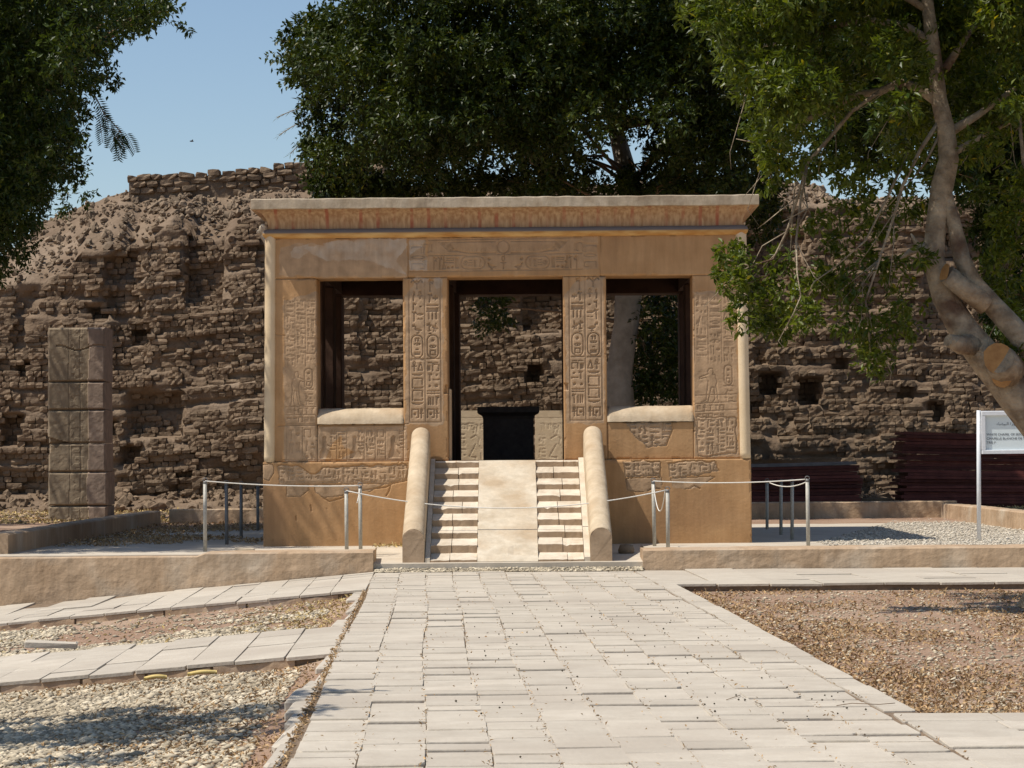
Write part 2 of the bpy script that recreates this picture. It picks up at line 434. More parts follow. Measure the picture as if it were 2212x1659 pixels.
xs = np.concatenate([np.linspace(-400, -30, 12), np.linspace(-28, -10, 13), np.arange(-9.8, 12, .12), np.linspace(13, 30, 12), np.linspace(40, 400, 12)])
ys = np.concatenate([np.linspace(-60, 6, 10), np.arange(7, 34, .15), np.linspace(34.5, 62, 50), np.linspace(66, 900, 20)])
X, Y = np.meshgrid(xs, ys)
Z = gz(X, Y)
gnd = nobj('ground', np.stack([X, Y, Z], 2).reshape(-1, 3), grid_faces(len(xs), len(ys)), M['soil_r'], smooth=True)
gnd['kind'] = 'structure'

# ------------------------------------------------------------------ pavers
def paver_unit(seed):
    """unit slab (1x1, top at z=0, thickness 1) with broken corners and softened rim"""
    r = random.Random(seed)
    def cc(): return r.choice([.008, .012, .016, .02, .10] if seed < 14 else [.006, .01, .02, .03])
    c = [cc() for _ in range(8)]
    o = [(-.5 + c[0], -.5), (.5 - c[1], -.5), (.5, -.5 + c[2]), (.5, .5 - c[3]), (.5 - c[4], .5), (-.5 + c[5], .5), (-.5, .5 - c[6]), (-.5, -.5 + c[7])]
    o = [(a + r.uniform(-.006, .006), b + r.uniform(-.006, .006)) for a, b in o]
    ins = .984 if seed < 14 else .994
    V = [(a * ins, b * ins, 0) for a, b in o] + [(a, b, -.12) for a, b in o] + [(a, b, -1) for a, b in o]
    Fs = []
    for k in range(8):
        q = (k + 1) % 8
        Fs += [(8 + k, 8 + q, q, k), (16 + k, 16 + q, 8 + q, 8 + k)]
    # top as two quads fans
    Fs += [(0, 1, 2, 3), (0, 3, 4, 7), (4, 5, 6, 7)]
    return V, Fs
PU = [paver_unit(i) for i in range(14)]
PUV = np.array([p[0] for p in PU]); PUF = np.array(PU[0][1])
PM = [nmesh('paver', PUV[i], PUF, M['paver']) for i in range(14)]
PS = [nmesh('slab', np.array(paver_unit(20 + i)[0]), PUF, M['paver']) for i in range(10)]

def lay(parent, items, name, limit, stuffname):
    """items: (x,y,z,w,l,rot,tx,ty): nearest as objects, rest as one mesh"""
    items.sort(key=lambda t: t[1])
    for it in items[:limit]:
        x, y, z, w_, l_, rz, tx, ty = it
        o = bpy.data.objects.new(name, random.choice(PM)); link(o, parent)
        o.location = (x, y, z); o.scale = (w_, l_, .05); o.rotation_euler = (tx, ty, rz)
    rest = items[limit:]
    if rest:
        A = np.array(rest); n = len(A)
        R = np.array([np.array(Euler((a[6], a[7], a[5])).to_matrix()) for a in rest])
        V, FF, ix = scatter(PUV, PUF, rng.integers(0, 14, n), A[:, :3], np.stack([A[:, 3], A[:, 4], np.full(n, .05)], 1), R)
        o = nobj(stuffname, V, FF, M['paver'], parent, attrs={'tone': rng.random(n)[ix]})
        o['kind'] = 'stuff'

ANG = math.atan(.03166)
bed = MB()
y0, y1 = 6.0, 33.12
bed.add([(float(xe(y0)) - .03, y0, -.014), (float(xe(y0)) + PW + .20, y0, -.014), (float(xe(y1)) + PW + .22, y1, -.014), (float(xe(y1)) - .02, y1, -.014)], [(0, 1, 2, 3)])
bed.add([(float(xe(6.0)) + PW + .3, 6.0, -.014), (14, 6.0, -.014), (14, 14.45, -.014), (float(xe(14.6)) + PW + .3, 14.62, -.014)], [(0, 1, 2, 3)])
path = bed.build('path', M['joint']); path['kind'] = 'structure'
items = []
ncol = 10; cw = PW / ncol
ribs = []
rowy = 7.5; rows = []
while rowy < 32.7:
    l = random.choice([.24, .29, .33, .38, .44]); rows.append((rowy, l)); rowy += l
for c in range(ncol):
    off = 0
    k = 0
    while k < len(rows):
        ry, l = rows[k]
        if random.random() < .12 and k + 1 < len(rows):
            l += rows[k + 1][1]; k += 1
        dy = random.uniform(-.045, .045)
        yc = ry + l / 2 + dy
        if yc - l / 2 < 7.4 or yc + l / 2 > 33.1: k += 1; continue
        wob = .018 * math.sin(yc * .55 + c * .3) + random.uniform(-.004, .004)
        xc = float(xe(yc)) + (c + .5) * cw + wob
        step = .018 * math.sin(xc * 2.1 + yc * 3.7)
        z = max(-.007, random.gauss(0, .0042) + .003 * math.sin(yc * 1.3 + c * .8))
        items.append((xc, yc, z, cw - random.uniform(-.002, .002), l - random.uniform(.001, .010), ANG + random.uniform(-.006, .006), random.gauss(0, .006), random.gauss(0, .004)))
        k += 1
# transverse paving on the near right
y = 7.5; 
while y < 14.3:
    l = random.choice([.38, .44, .5]); x = float(xe(y)) + PW + .012
    while x < 9:
        w_ = random.uniform(.42, .7)
        lim = 14.62 - (x - 2.4) * .035
        if y + l < lim:
            items.append((x + w_ / 2, y + l / 2, random.gauss(0, .005), w_ - .012, l - .012, random.uniform(-.01, .01), random.gauss(0, .006), random.gauss(0, .005)))
        elif y + .16 < lim:
            items.append((x + w_ / 2, (y + lim) / 2, random.gauss(0, .004), w_ - .012, lim - y - .012, -.03, 0, 0))
        x += w_
    y += l
# right kerb strip
yy = 14.7
while yy < 29.0:
    l = random.uniform(.5, 1.1); kw = .21 - .03 * (29 - yy) / 15
    items.append((float(xe(yy + l / 2)) + PW + kw / 2 + .012, yy + l / 2, .001 + random.gauss(0, .003), kw, l - .015, ANG, 0, 0)); yy += l
lay(path, items, 'paver', 298, 'far_pavers')

# left ragged kerb slabs
kerb = MB()
yy = 11.0; kb = empty('kerb', (0, 0, 0)); kb['kind'] = 'structure'
while yy < 28.6:
    l = random.uniform(.45, 1.2); kw = random.choice([.08, .10, .14, .18])
    if 19.4 < yy + l / 2 < 22.7: yy += l; continue
    m = MB(); xc = float(xe(yy)) - kw - random.uniform(.02, .035)
    m.cbox(xc, xc + kw, yy, yy + l - random.uniform(.02, .1), -.22, -.022 + random.gauss(0, .008), .015, .006)
    o = m.build('kerb_stone', M['paver'], kb); yy += l

# two side walkways on the left, one on the right
def walkway(ya, yb, xr_off, xl, side, z_fn, cwid=.36, thick=.13):
    root = MB()
    if side < 0:
        a = [(xl, ya + .03), (float(xe(ya)) - .03, ya + .03), (float(xe(yb)) - .03, yb - .03), (xl, yb - .03)]
    else:
        a = [(float(xe(ya)) + PW + .24, ya + .03), (xl, ya + .03), (xl, yb - .03), (float(xe(yb)) + PW + .24, yb - .03)]
    n = 14
    top = []; 
    for t in np.linspace(0, 1, n):
        x0_, yy0 = a[0][0] * (1 - t) + a[1][0] * t, a[0][1]; x1_, yy1 = a[3][0] * (1 - t) + a[2][0] * t, a[2][1]
        top.append(((x0_, yy0, float(z_fn(x0_, yy0)) - .014), (x1_, yy1, float(z_fn(x1_, yy1)) - .014)))
    for i in range(n - 1):
        p, q = top[i], top[i + 1]
        dn = lambda v: (v[0], v[1], v[2] - .25)
        root.add([p[0], q[0], q[1], p[1], dn(p[0]), dn(q[0])], [(0, 1, 2, 3), (4, 5, 1, 0)])
    o = root.build('walkway', M['joint']); o['kind'] = 'structure'
    cols = []
    x = 0.0
    width = yb - ya
    tot = abs(xl - float(xe((ya + yb) / 2) + (PW if side > 0 else 0)))
    its = []
    while x < tot:
        w_ = cwid * random.uniform(.9, 1.12)
        cuts = [0]
        y = 0
        while y < width - .3:
            y += random.choice([.5, .75, 1.0, 1.5, width]); cuts.append(min(y, width))
        cuts[-1] = width
        for i in range(len(cuts) - 1):
            l = cuts[i + 1] - cuts[i]
            if l < .08: continue
            yc = ya + (cuts[i] + cuts[i + 1]) / 2
            ex = float(xe(yc)) + (PW + .03 if side > 0 else -.02)
            xc = ex + side * (x + w_ / 2)
            z = float(z_fn(xc, yc)) + random.gauss(0, .004)
            tilt = math.atan(.083) if side < 0 else 0
            its.append((xc, yc, z, w_ - .008, l - .008, ANG, random.gauss(0, .003), -tilt + random.gauss(0, .004)))
        x += w_
    return o, its
def put_slabs(o, its, name):
    for it in its:
        x, y, z, w_, l_, rz, tx, ty = it
        s = bpy.data.objects.new(name, random.choice(PS)); link(s, o)
        s.location = (x, y, z); s.scale = (w_, l_, .028); s.rotation_euler = (tx, ty, rz)
for (ya, yb) in ((19.5, 22.66), (28.7, 33.02)):
    o, its = walkway(ya, yb, 0, -7.6, -1, slope)
    put_slabs(o, its, 'slab')
def fascia(ya, lim, w_):
    root = empty('walkway_edge', (0, 0, 0)); root['kind'] = 'structure'
    x = float(xe(ya)) - .32
    while x > lim:
        l = w_ * random.uniform(.85, 1.15); m = MB(); n = 5; vs = []
        for i in range(n):
            xx = x - l + .012 + (l - .024) * i / (n - 1); z = float(slope(xx, ya))
            vs += [(xx, ya - .03 + random.uniform(-.008, .008), z - .30), (xx, ya - .012 + random.uniform(-.008, .008), z - .03 + random.uniform(-.01, .004)), (xx, ya + .03, z - .022), (xx, ya + .03, z - .30)]
        m.add(vs, [(i * 4 + j, (i + 1) * 4 + j, (i + 1) * 4 + (j + 1) % 4, i * 4 + (j + 1) % 4) for i in range(n - 1) for j in range(4)] + [(3, 2, 1, 0), tuple((n - 1) * 4 + j for j in range(4))])
        m.build('edge_stone', M['lowwall'], root); x -= l
fascia(19.52, -7.4, .56); fascia(28.72, -7.4, .9)
o, its = walkway(29.25, 33.02, 0, 9.0, 1, lambda x, y: np.asarray(0.0), cwid=.62)
put_slabs(o, its, 'slab')

# ------------------------------------------------------------------ terrace with low walls
TZ = .235
def tz(x, y):
    c = (np.abs(x + .05) < 1.8)
    return np.where(c, .10 + .135 * np.clip((y - 33.2) / 2.2, 0, 1), TZ)
xs = np.concatenate([np.linspace(-7.6, -1.9, 25), [-1.851, -1.849], np.linspace(-1.8, 1.7, 15), [1.749, 1.751], np.linspace(1.8, 8.2, 25)])
ys = np.linspace(33.14, 49.0, 60)
X, Y = np.meshgrid(xs, ys)
Zt = tz(X, Y) + .006 * (fbm(X * 2, Y * 2, 3) - .5)
V = np.stack([X, Y, Zt], 2).reshape(-1, 3); Fc = grid_faces(len(xs), len(ys))
nb = len(xs); base_i = len(V)
V = np.vstack([V, np.stack([xs, np.full(nb, 33.14), np.full(nb, -.3)], 1)])
sk = np.array([[base_i + i, base_i + i + 1, i + 1, i] for i in range(nb - 1)])
ter = nobj('terrace', V, np.vstack([Fc, sk]), M['terrace']); ter['kind'] = 'structure'

def low_wall(label, x0, x1, y0, y1, ztop, zbot_fn, axis='x', steps=None):
    """plastered low wall with worn, slightly uneven faces"""
    n = max(8, int(max(x1 - x0, y1 - y0) / .10)); m = 7
    prof = []
    t = np.linspace(0, 1, n)
    V = []; 
    rings = []
    for i, a in enumerate(t):
        if axis == 'x': px_, pa, pb = x0 + (x1 - x0) * a, y0, y1
        else: px_, pa, pb = y0 + (y1 - y0) * a, x0, x1
        zb = zbot_fn(px_); zt_ = ztop(px_) if callable(ztop) else ztop
        ring = []
        for j in range(m):
            s_ = j / (m - 1); z = zb + (zt_ - .02 - zb) * s_
            d = .03 * (float(fbm(px_ * 1.7, z * 4, 9)) - .5) + .012 * (float(fbm(px_ * 9, z * 11, 19)) - .5) - .02 * (1 - s_)
            ring.append((pa + d, z))
        wv = .012 * (float(fbm(px_ * 5, 0, 29)) - .5) + .02 * (float(fbm(px_ * .8, 3, 28)) - .5)
        ring.append((pa + .03, zt_ + wv)); ring.append((pb - .03, zt_ + wv)); ring.append((pb, zt_ - .02)); ring.append((pb, zb))
        if axis == 'x': rings.append([(px_, q[0], q[1]) for q in ring])
        else: rings.append([(q[0], px_, q[1]) for q in ring])
    mb = MB(); k = len(rings[0])
    vs = [p for r_ in rings for p in r_]
    fs = []
    for i in range(n - 1):
        for j in range(k - 1):
            a, b = i * k + j, (i + 1) * k + j
            fs.append((a, b, b + 1, a + 1) if axis == 'x' else (b, a, a + 1, b + 1))
    fs.append(tuple(range(k))[::-1]); fs.append(tuple((n - 1) * k + j for j in range(k)))
    mb.add(vs, fs)
    o = mb.build('low_wall', M['lowwall'])
    return tag(o, label, 'low wall')
low_wall('tan plastered low wall left of the kiosk stairs, growing taller to the left', -7.4, -1.78, 33.05, 33.85,
         lambda x: .262 if x > -3.95 else .225, lambda x: -.10 + float(slope(x, 33.05)))
low_wall('even tan plastered low wall right of the kiosk stairs along the walkway', 1.66, 9.4, 33.05, 33.85, .262, lambda x: -.05)
low_wall('shaded low wall behind the kiosk on the left, before the leaf strewn ground', -6.45, -2.6, 48.7, 49.05, .52, lambda x: .1)
low_wall('low wall behind the kiosk on the right, in front of the stacked maroon boards', 2.6, 8.35, 48.7, 49.05, .56, lambda x: .1)
low_wall('low wall running back from the left walkway towards the block pillar', -6.9, -6.6, 33.9, 48.65, .50, lambda y: .1, axis='y')
low_wall('sunlit low wall running back past the sign post to the boards', 8.05, 8.35, 36.0, 48.65, .52, lambda y: .1, axis='y')

# ------------------------------------------------------------------ the kiosk
KX, KY = -.07, 36.0
kiosk = empty('stone_kiosk', (KX, KY, 0), math.radians(-.6), label='ochre stone kiosk with cavetto cornice, carved pillars and a stepped ramp', cat='kiosk')

RES = .0085
U0, U1, Z0, Z1 = -3.42, 3.42, .05, 4.56
NU = int((U1 - U0) / RES) + 1; NZ = int((Z1 - Z0) / RES) + 1
gu = U0 + np.arange(NU) * RES; gzz = Z0 + np.arange(NZ) * RES
GU, GZ = np.meshgrid(gu, gzz)
H = np.zeros((NZ, NU)); ST = np.zeros((NZ, NU)); PL = np.zeros((NZ, NU))

def win(a0, b0, a1, b1, pad=.03):
    i0 = max(0, int((a0 - pad - U0) / RES)); i1 = min(NU, int((a1 + pad - U0) / RES) + 2)
    j0 = max(0, int((b0 - pad - Z0) / RES)); j1 = min(NZ, int((b1 + pad - Z0) / RES) + 2)
    return slice(j0, j1), slice(i0, i1)
def seg(a, b, wd=.012, d=.012):
    s = win(min(a[0], b[0]), min(a[1], b[1]), max(a[0], b[0]), max(a[1], b[1]))
    X_, Y_ = GU[s], GZ[s]
    if X_.size == 0: return
    dx, dy = b[0] - a[0], b[1] - a[1]; L2 = dx * dx + dy * dy + 1e-12
    t = np.clip(((X_ - a[0]) * dx + (Y_ - a[1]) * dy) / L2, 0, 1)
    D = np.hypot(X_ - a[0] - t * dx, Y_ - a[1] - t * dy)
    H[s] = np.maximum(H[s], d * np.clip((wd / 2 - D) / .006 + .6, 0, 1))
def poly(pts, d=.012):
    xs_ = [p[0] for p in pts]; ys_ = [p[1] for p in pts]
    s = win(min(xs_), min(ys_), max(xs_), max(ys_)); X_, Y_ = GU[s], GZ[s]
    if X_.size == 0: return
    ins = np.zeros(X_.shape, bool); n = len(pts)
    for i in range(n):
        (xa, ya), (xb, yb) = pts[i], pts[(i + 1) % n]
        c = ((ya > Y_) != (yb > Y_)) & (X_ < (xb - xa) * (Y_ - ya) / (yb - ya + 1e-12) + xa)
        ins ^= c
    H[s] = np.where(ins, np.maximum(H[s], d), H[s])
def maskpoly(pts, val=1.0, ns=.06, sd=3, raise_=0.0):
    xs_ = [p[0] for p in pts]; ys_ = [p[1] for p in pts]
    s = win(min(xs_), min(ys_), max(xs_), max(ys_), .12)
    X_ = GU[s] + ns * (fbm(GU[s] * 9, GZ[s] * 9, sd) - .5) * 2; Y_ = GZ[s] + ns * (fbm(GU[s] * 9, GZ[s] * 9, sd + 50) - .5) * 2
    ins = np.zeros(X_.shape, bool); n = len(pts)
    for i in range(n):
        (xa, ya), (xb, yb) = pts[i], pts[(i + 1) % n]
        ins ^= ((ya > Y_) != (yb > Y_)) & (X_ < (xb - xa) * (Y_ - ya) / (yb - ya + 1e-12) + xa)
    ST[s] = np.where(ins, val, ST[s])
    return s, ins
def ell(cx, cz, rx, rz, wd=.010, d=.011, n=20, a0=0, a1=6.2832):
    pts = [(cx + rx * math.cos(a0 + (a1 - a0) * i / n), cz + rz * math.sin(a0 + (a1 - a0) * i / n)) for i in range(n + 1)]
    for i in range(n): seg(pts[i], pts[i + 1], wd, d)
def disc(cx, cz, r, d=.011, rz=None):
    rz = rz or r
    poly([(cx + r * math.cos(a * .449), cz + rz * math.sin(a * .449)) for a in range(14)], d)

GL = {
 'ankh': [('e', .5, .80, .17, .18), ('l', .5, .62, .5, .05), ('l', .2, .5, .8, .5)],
 'reed': [('l', .45, .03, .45, .6), ('p', [(.45, .5), (.45, .97), (.68, .9), (.66, .55)])],
 'reeds': [('l', .25, .03, .25, .9), ('l', .25, .9, .42, .75), ('l', .65, .03, .65, .9), ('l', .65, .9, .82, .75)],
 'water': [('l', 0, .4, .14, .6), ('l', .14, .6, .28, .4), ('l', .28, .4, .42, .6), ('l', .42, .6, .57, .4), ('l', .57, .4, .71, .6), ('l', .71, .6, .85, .4), ('l', .85, .4, 1, .6)],
 'basket': [('p', [(.02, .7), (.98, .7), (.85, .35), (.62, .15), (.38, .15), (.15, .35)])],
 'loaf': [('p', [(.25, .2), (.75, .2), (.7, .5), (.5, .65), (.3, .5)])],
 'disc': [('d', .5, .5, .3)],
 'ring': [('e', .5, .5, .33, .33), ('d', .5, .5, .1)],
 'mouth': [('e', .5, .5, .46, .22)],
 'eye': [('e', .5, .5, .46, .24), ('d', .5, .5, .16)],
 'house': [('l', .05, .1, .05, .9), ('l', .05, .9, .95, .9), ('l', .95, .9, .95, .1), ('l', .95, .1, .68, .1)],
 'court': [('l', .1, .05, .1, .95), ('l', .1, .95, .9, .95), ('l', .9, .95, .9, .35), ('l', .25, .05, .9, .05), ('l', .9, .05, .9, .15)],
 'bolt': [('l', .02, .5, .98, .5), ('l', .35, .35, .35, .65), ('l', .6, .35, .6, .65)],
 'bars': [('l', .08, .8, .92, .8), ('l', .08, .5, .92, .5), ('l', .08, .2, .92, .2)],
 'strokes': [('l', .2, .15, .2, .85), ('l', .5, .15, .5, .85), ('l', .8, .15, .8, .85)],
 'djed': [('l', .5, .05, .5, .95), ('l', .3, .92, .7, .92), ('l', .28, .78, .72, .78), ('l', .28, .64, .72, .64), ('l', .35, .06, .65, .06)],
 'was': [('l', .5, .05, .55, .85), ('l', .55, .85, .75, .95), ('l', .75, .95, .85, .78), ('l', .55, .85, .3, .9)],
 'bird': [('p', [(.05, .80), (.16, .93), (.30, .92), (.36, .70), (.62, .50), (.98, .22), (.90, .18), (.62, .28), (.40, .28), (.24, .42), (.18, .74)]), ('l', .45, .3, .42, .04), ('l', .55, .3, .56, .04), ('l', .36, .04, .6, .04)],
 'duck': [('p', [(.05, .78), (.18, .88), (.26, .82), (.24, .62), (.55, .58), (.92, .35), (.70, .24), (.34, .26), (.18, .42), (.16, .72)]), ('l', .5, .26, .5, .06), ('l', .4, .06, .6, .06)],
 'bee': [('p', [(.05, .5), (.2, .7), (.45, .62), (.6, .95), (.7, .9), (.62, .55), (.95, .3), (.9, .22), (.5, .38), (.25, .35)]), ('l', .4, .4, .3, .1), ('l', .6, .38, .6, .1)],
 'sedge': [('l', .5, .05, .5, .95), ('l', .5, .6, .2, .85), ('l', .5, .45, .82, .72), ('l', .2, .85, .1, .7), ('l', .3, .05, .7, .05)],
 'man': [('p', [(.30, .72), (.30, .92), (.45, 1.), (.58, .93), (.58, .78), (.66, .62), (.62, .42), (.88, .28), (.92, .05), (.12, .05), (.16, .30), (.30, .45)]), ('l', .62, .6, .85, .55)],
 'hand': [('l', .02, .45, .6, .5), ('l', .6, .5, .98, .6), ('l', .6, .5, .98, .4), ('l', .02, .45, .02, .6)],
 'snake': [('l', .02, .3, .25, .5), ('l', .25, .5, .5, .3), ('l', .5, .3, .75, .5), ('l', .75, .5, .98, .3), ('l', .02, .3, .05, .7)],
 'tri': [('l', .1, .08, .5, .95), ('l', .5, .95, .9, .08), ('l', .1, .08, .9, .08)],
 'hill': [('p', [(.02, .25), (.98, .25), (.98, .55), (.7, .6), (.5, .4), (.3, .6), (.02, .55)])],
 'sky': [('p', [(.0, .9), (1., .9), (1., .35), (.88, .6), (.12, .6), (0., .35)])],
 'axe': [('l', .4, .05, .4, .95), ('p', [(.4, .95), (.85, .85), (.75, .62), (.4, .7)])],
 'plant': [('l', .5, .03, .5, .6), ('l', .5, .5, .15, .95), ('l', .5, .5, .85, .95), ('l', .5, .5, .5, .95), ('l', .15, .95, .05, .7), ('l', .85, .95, .95, .7)],
 'star': [('l', .5, .1, .5, .9), ('l', .12, .65, .88, .35), ('l', .12, .35, .88, .65)],
 'dblock': [('p', [(.05, .05), (.95, .05), (.95, .95), (.05, .95)])],
}
def glyph(nm, x, z, w_, h_, flip=False, wd=.012, d=.012):
    def tx(a, b): return (x + ((1 - a) if flip else a) * w_, z + b * h_)
    for op in GL[nm]:
        if op[0] == 'l': seg(tx(op[1], op[2]), tx(op[3], op[4]), wd, d)
        elif op[0] == 'e':
            c = tx(op[1], op[2]); ell(c[0], c[1], op[3] * w_, op[4] * h_, wd * .85, d, 14)
        elif op[0] == 'd':
            c = tx(op[1], op[2]); r_ = op[3] * min(w_, h_); disc(c[0], c[1], r_, d)
        elif op[0] == 'p': poly([tx(*p) for p in op[1]], d)
FLAT = ['water', 'basket', 'bars', 'mouth', 'bolt', 'hand', 'snake', 'hill', 'sky', 'eye', 'loaf']
TALL = ['reed', 'ankh', 'djed', 'was', 'bird', 'duck', 'man', 'sedge', 'axe', 'plant', 'strokes', 'reeds', 'bee', 'tri']
def cartouche(x, z, w_, h_, flip, names, vert=True, wd=.012, d=.012):
    r = min(w_, h_) / 2
    if vert:
        seg((x, z + r), (x, z + h_ - r), wd, d); seg((x + w_, z + r), (x + w_, z + h_ - r), wd, d)
        ell(x + r, z + h_ - r, r, r, wd, d, 12, 0, math.pi); ell(x + r, z + r, r, r, wd, d, 12, math.pi, 2 * math.pi)
        seg((x - .01, z - .012), (x + w_ + .01, z - .012), wd, d)
        n = len(names); hh = (h_ - .06) / n
        for i, nm in enumerate(names):
            glyph(nm, x + w_ * .22, z + h_ - .03 - (i + 1) * hh + hh * .1, w_ * .56, hh * .8, flip, wd * .9, d)
    else:
        seg((x + r, z), (x + w_ - r, z), wd, d); seg((x + r, z + h_), (x + w_ - r, z + h_), wd, d)
        ell(x + r, z + r, r, r, wd, d, 12, math.pi / 2, 1.5 * math.pi); ell(x + w_ - r, z + r, r, r, wd, d, 12, -math.pi / 2, math.pi / 2)
        n = len(names); ww = (w_ - .06) / n
        for i, nm in enumerate(names):
            glyph(nm, x + .03 + i * ww + ww * .1, z + h_ * .18, ww * .8, h_ * .64, flip, wd * .85, d)
def column(x0, x1, ztop, zbot, flip, seed, wd=.010, d=.010, first=None):
    d = d * .75
    """fill a text column with groups of signs"""
    r = random.Random(seed); z = ztop - .015; w_ = x1 - x0
    while z > zbot + .06:
        k = r.random()
        if k < .35:
            h_ = w_ * .38; nm = r.choice(FLAT)
            if z - h_ < zbot: break
            glyph(nm, x0 + w_ * .12, z - h_, w_ * .76, h_, flip, wd, d); z -= h_ + .012
        elif k < .8:
            h_ = w_ * r.uniform(.7, .95)
            if z - h_ < zbot: h_ = z - zbot
            a, b = r.choice(TALL), r.choice(TALL + ['disc', 'loaf'])
            glyph(a, x0 + w_ * .08, z - h_, w_ * .42, h_, flip, wd, d)
            if r.random() < .5: glyph(b, x0 + w_ * .54, z - h_, w_ * .40, h_, flip, wd, d)
            else:
                glyph(r.choice(FLAT), x0 + w_ * .54, z - h_ * .5, w_ * .4, h_ * .45, flip, wd, d); glyph(r.choice(FLAT + ['disc']), x0 + w_ * .54, z - h_, w_ * .4, h_ * .45, flip, wd, d)
            z -= h_ + .014
        else:
            h_ = w_ * .45
            if z - h_ < zbot: break
            for q in range(3): glyph(r.choice(['disc', 'reed', 'loaf', 'strokes']), x0 + w_ * (.1 + .29 * q), z - h_, w_ * .24, h_, flip, wd, d)
            z -= h_ + .012

def du(d_): return (d_ - 1096) * .00643
def dz(d_): return 1.45 + (987 - d_) * .00643
# --- door pillars, two columns of signs each (heights measured downwards)
for side in (-1, 1):
    fl = side > 0
    xa, xb, xc = (-1.344, -1.125, -.907) if side < 0 else (.885, 1.105, 1.335)
    off = 0 if side < 0 else -2
    zb = dz(911 + off)
    for xx in (xa, xb, xc): seg((xx, zb), (xx, dz(600 + off)), .012, .011)
    seg((xa, zb), (xc, zb), .012, .011)
    maskpoly([(xa - .06, 1.9), (xa - .05, 2.8), (xa - .06, 3.7), (xa + .1, 3.90), (xb, 3.88), (xc + .03, 3.94), (xc + .03, 1.9)], 1.0, .03, 31 + side)
    outer, inner = ((xa, xb), (xb, xc)) if side < 0 else ((xb, xc), (xa, xb))
    D = .021
    def cell(c, nm, d1, d0, fx=0., fw=1., w2=.013):
        wc = c[1] - c[0] - .05; z0_, z1_ = dz(d0 + off), dz(d1 + off)
        f0 = (1 - fx - fw) if fl else fx
        glyph(nm, c[0] + .025 + wc * f0, z0_, wc * fw, z1_ - z0_, fl, w2, D)
    c = outer
    for a in (('plant', 600, 622), ('reed', 626, 648, 0, .5), ('ankh', 626, 645, .5, .5), ('axe', 652, 668, 0, .55), ('loaf', 656, 664, .6, .4), ('was', 671, 693, 0, .5), ('mouth', 674, 681, .5, .5), ('hill', 684, 690, .5, .5),
              ('disc', 697, 707, 0, .45), ('duck', 700, 719, .2, .8), ('ankh', 779, 801, 0, .5), ('tri', 781, 800, .52, .48), ('basket', 803, 812), ('court', 815, 838), ('court', 841, 864), ('basket', 866, 875), ('house', 881, 903, 0, .6), ('disc', 888, 898, .08, .4), ('ankh', 881, 903, .62, .38)):
        cell(c, *a)
    cartouche(c[0] + .032, dz(772 + off), c[1] - c[0] - .064, .32, fl, ['reeds', 'eye', 'loaf', 'bars'], True, .012, D)
    seg((c[0], dz(777 + off)), (c[1], dz(777 + off)), .01, .01)
    c = inner
    for a in (('axe', 600, 628, 0, .7), ('was', 632, 652, 0, .5), ('star', 636, 648, .5, .45), ('mouth', 655, 661), ('bars', 663, 670), ('strokes', 671, 691), ('bolt', 669, 673), ('sedge', 696, 714, 0, .45), ('bee', 695, 716, .4, .6), ('loaf', 716, 721, 0, .5),
              ('hill', 779, 785, .05, .9), ('house', 785, 801, .45, .55), ('strokes', 787, 801, 0, .3), ('was', 805, 822, 0, .45), ('disc', 805, 813, .6, .4), ('loaf', 826, 838, 0, .4), ('disc', 826, 838, .55, .45), ('hand', 815, 823, .5, .5), ('bolt', 841, 846), ('bolt', 847, 851), ('strokes', 854, 876, .0, .6), ('was', 854, 874, .6, .4),
              ('house', 881, 903, 0, .6), ('disc', 888, 898, .08, .4), ('ankh', 881, 903, .62, .38)):
        cell(c, *a)
    cartouche(c[0] + .032, dz(772 + off), c[1] - c[0] - .064, .32, fl, ['disc', 'eye', 'court'], True, .012, D)

# --- lintel
La, Lb = du(886), du(1300)
for d_ in (515, 548.5, 583): seg((du(930) if d_ < 580 else La, dz(d_ + .5)), (du(1262), dz(d_ - 2)), .010, .012)
seg((La, dz(512)), (La, dz(583)), .01, .010); seg((Lb, dz(510)), (Lb, dz(582)), .01, .010)
cx, cz = du(1092), dz(531.5)
ell(cx, cz, .085, .085, .013, .012, 22)
for sx in (-1, 1):
    # winged disc: ribs of the wings
    top = [(cx + sx * (.11 + .70 * t), cz + .075 - .005 * t) for t in np.linspace(0, 1, 8)]
    bot = [(cx + sx * (.11 + .62 * t), cz - .085 + .16 * max(0, t - .55) ** 1.4) for t in np.linspace(0, 1, 8)]
    for a, b in zip(top[:-1], top[1:]): seg(a, b, .010, .012)
    for a, b in zip(bot[:-1], bot[1:]): seg(a, b, .016, .014)
    for k in range(7):
        z_ = cz + .07 - k * .02
        seg((cx + sx * (.74 - k * .012), z_ - .01), (cx + sx * (.90 - k * .022), z_ + .002), .009, .013)
    for k in range(1, 10):
        t = k / 10; seg((cx + sx * (.13 + .6 * t), cz - .02), (cx + sx * (.12 + .62 * t), cz - .08 + .12 * max(0, t - .55)), .007, .008)
    for k, nm in enumerate(['strokes', 'house', 'reeds']):
        glyph(nm, (cx + sx * (1.02 + .05 * k)) - .04, cz - .075, .08, .14, sx > 0, .01, .011)
zl = dz(580)
def lg(nm, d0, d1, fl=False, zf=0., zh=1.): glyph(nm, du(d0), zl + .19 * zf, du(d1) - du(d0), .19 * zh, fl, .012, .017)
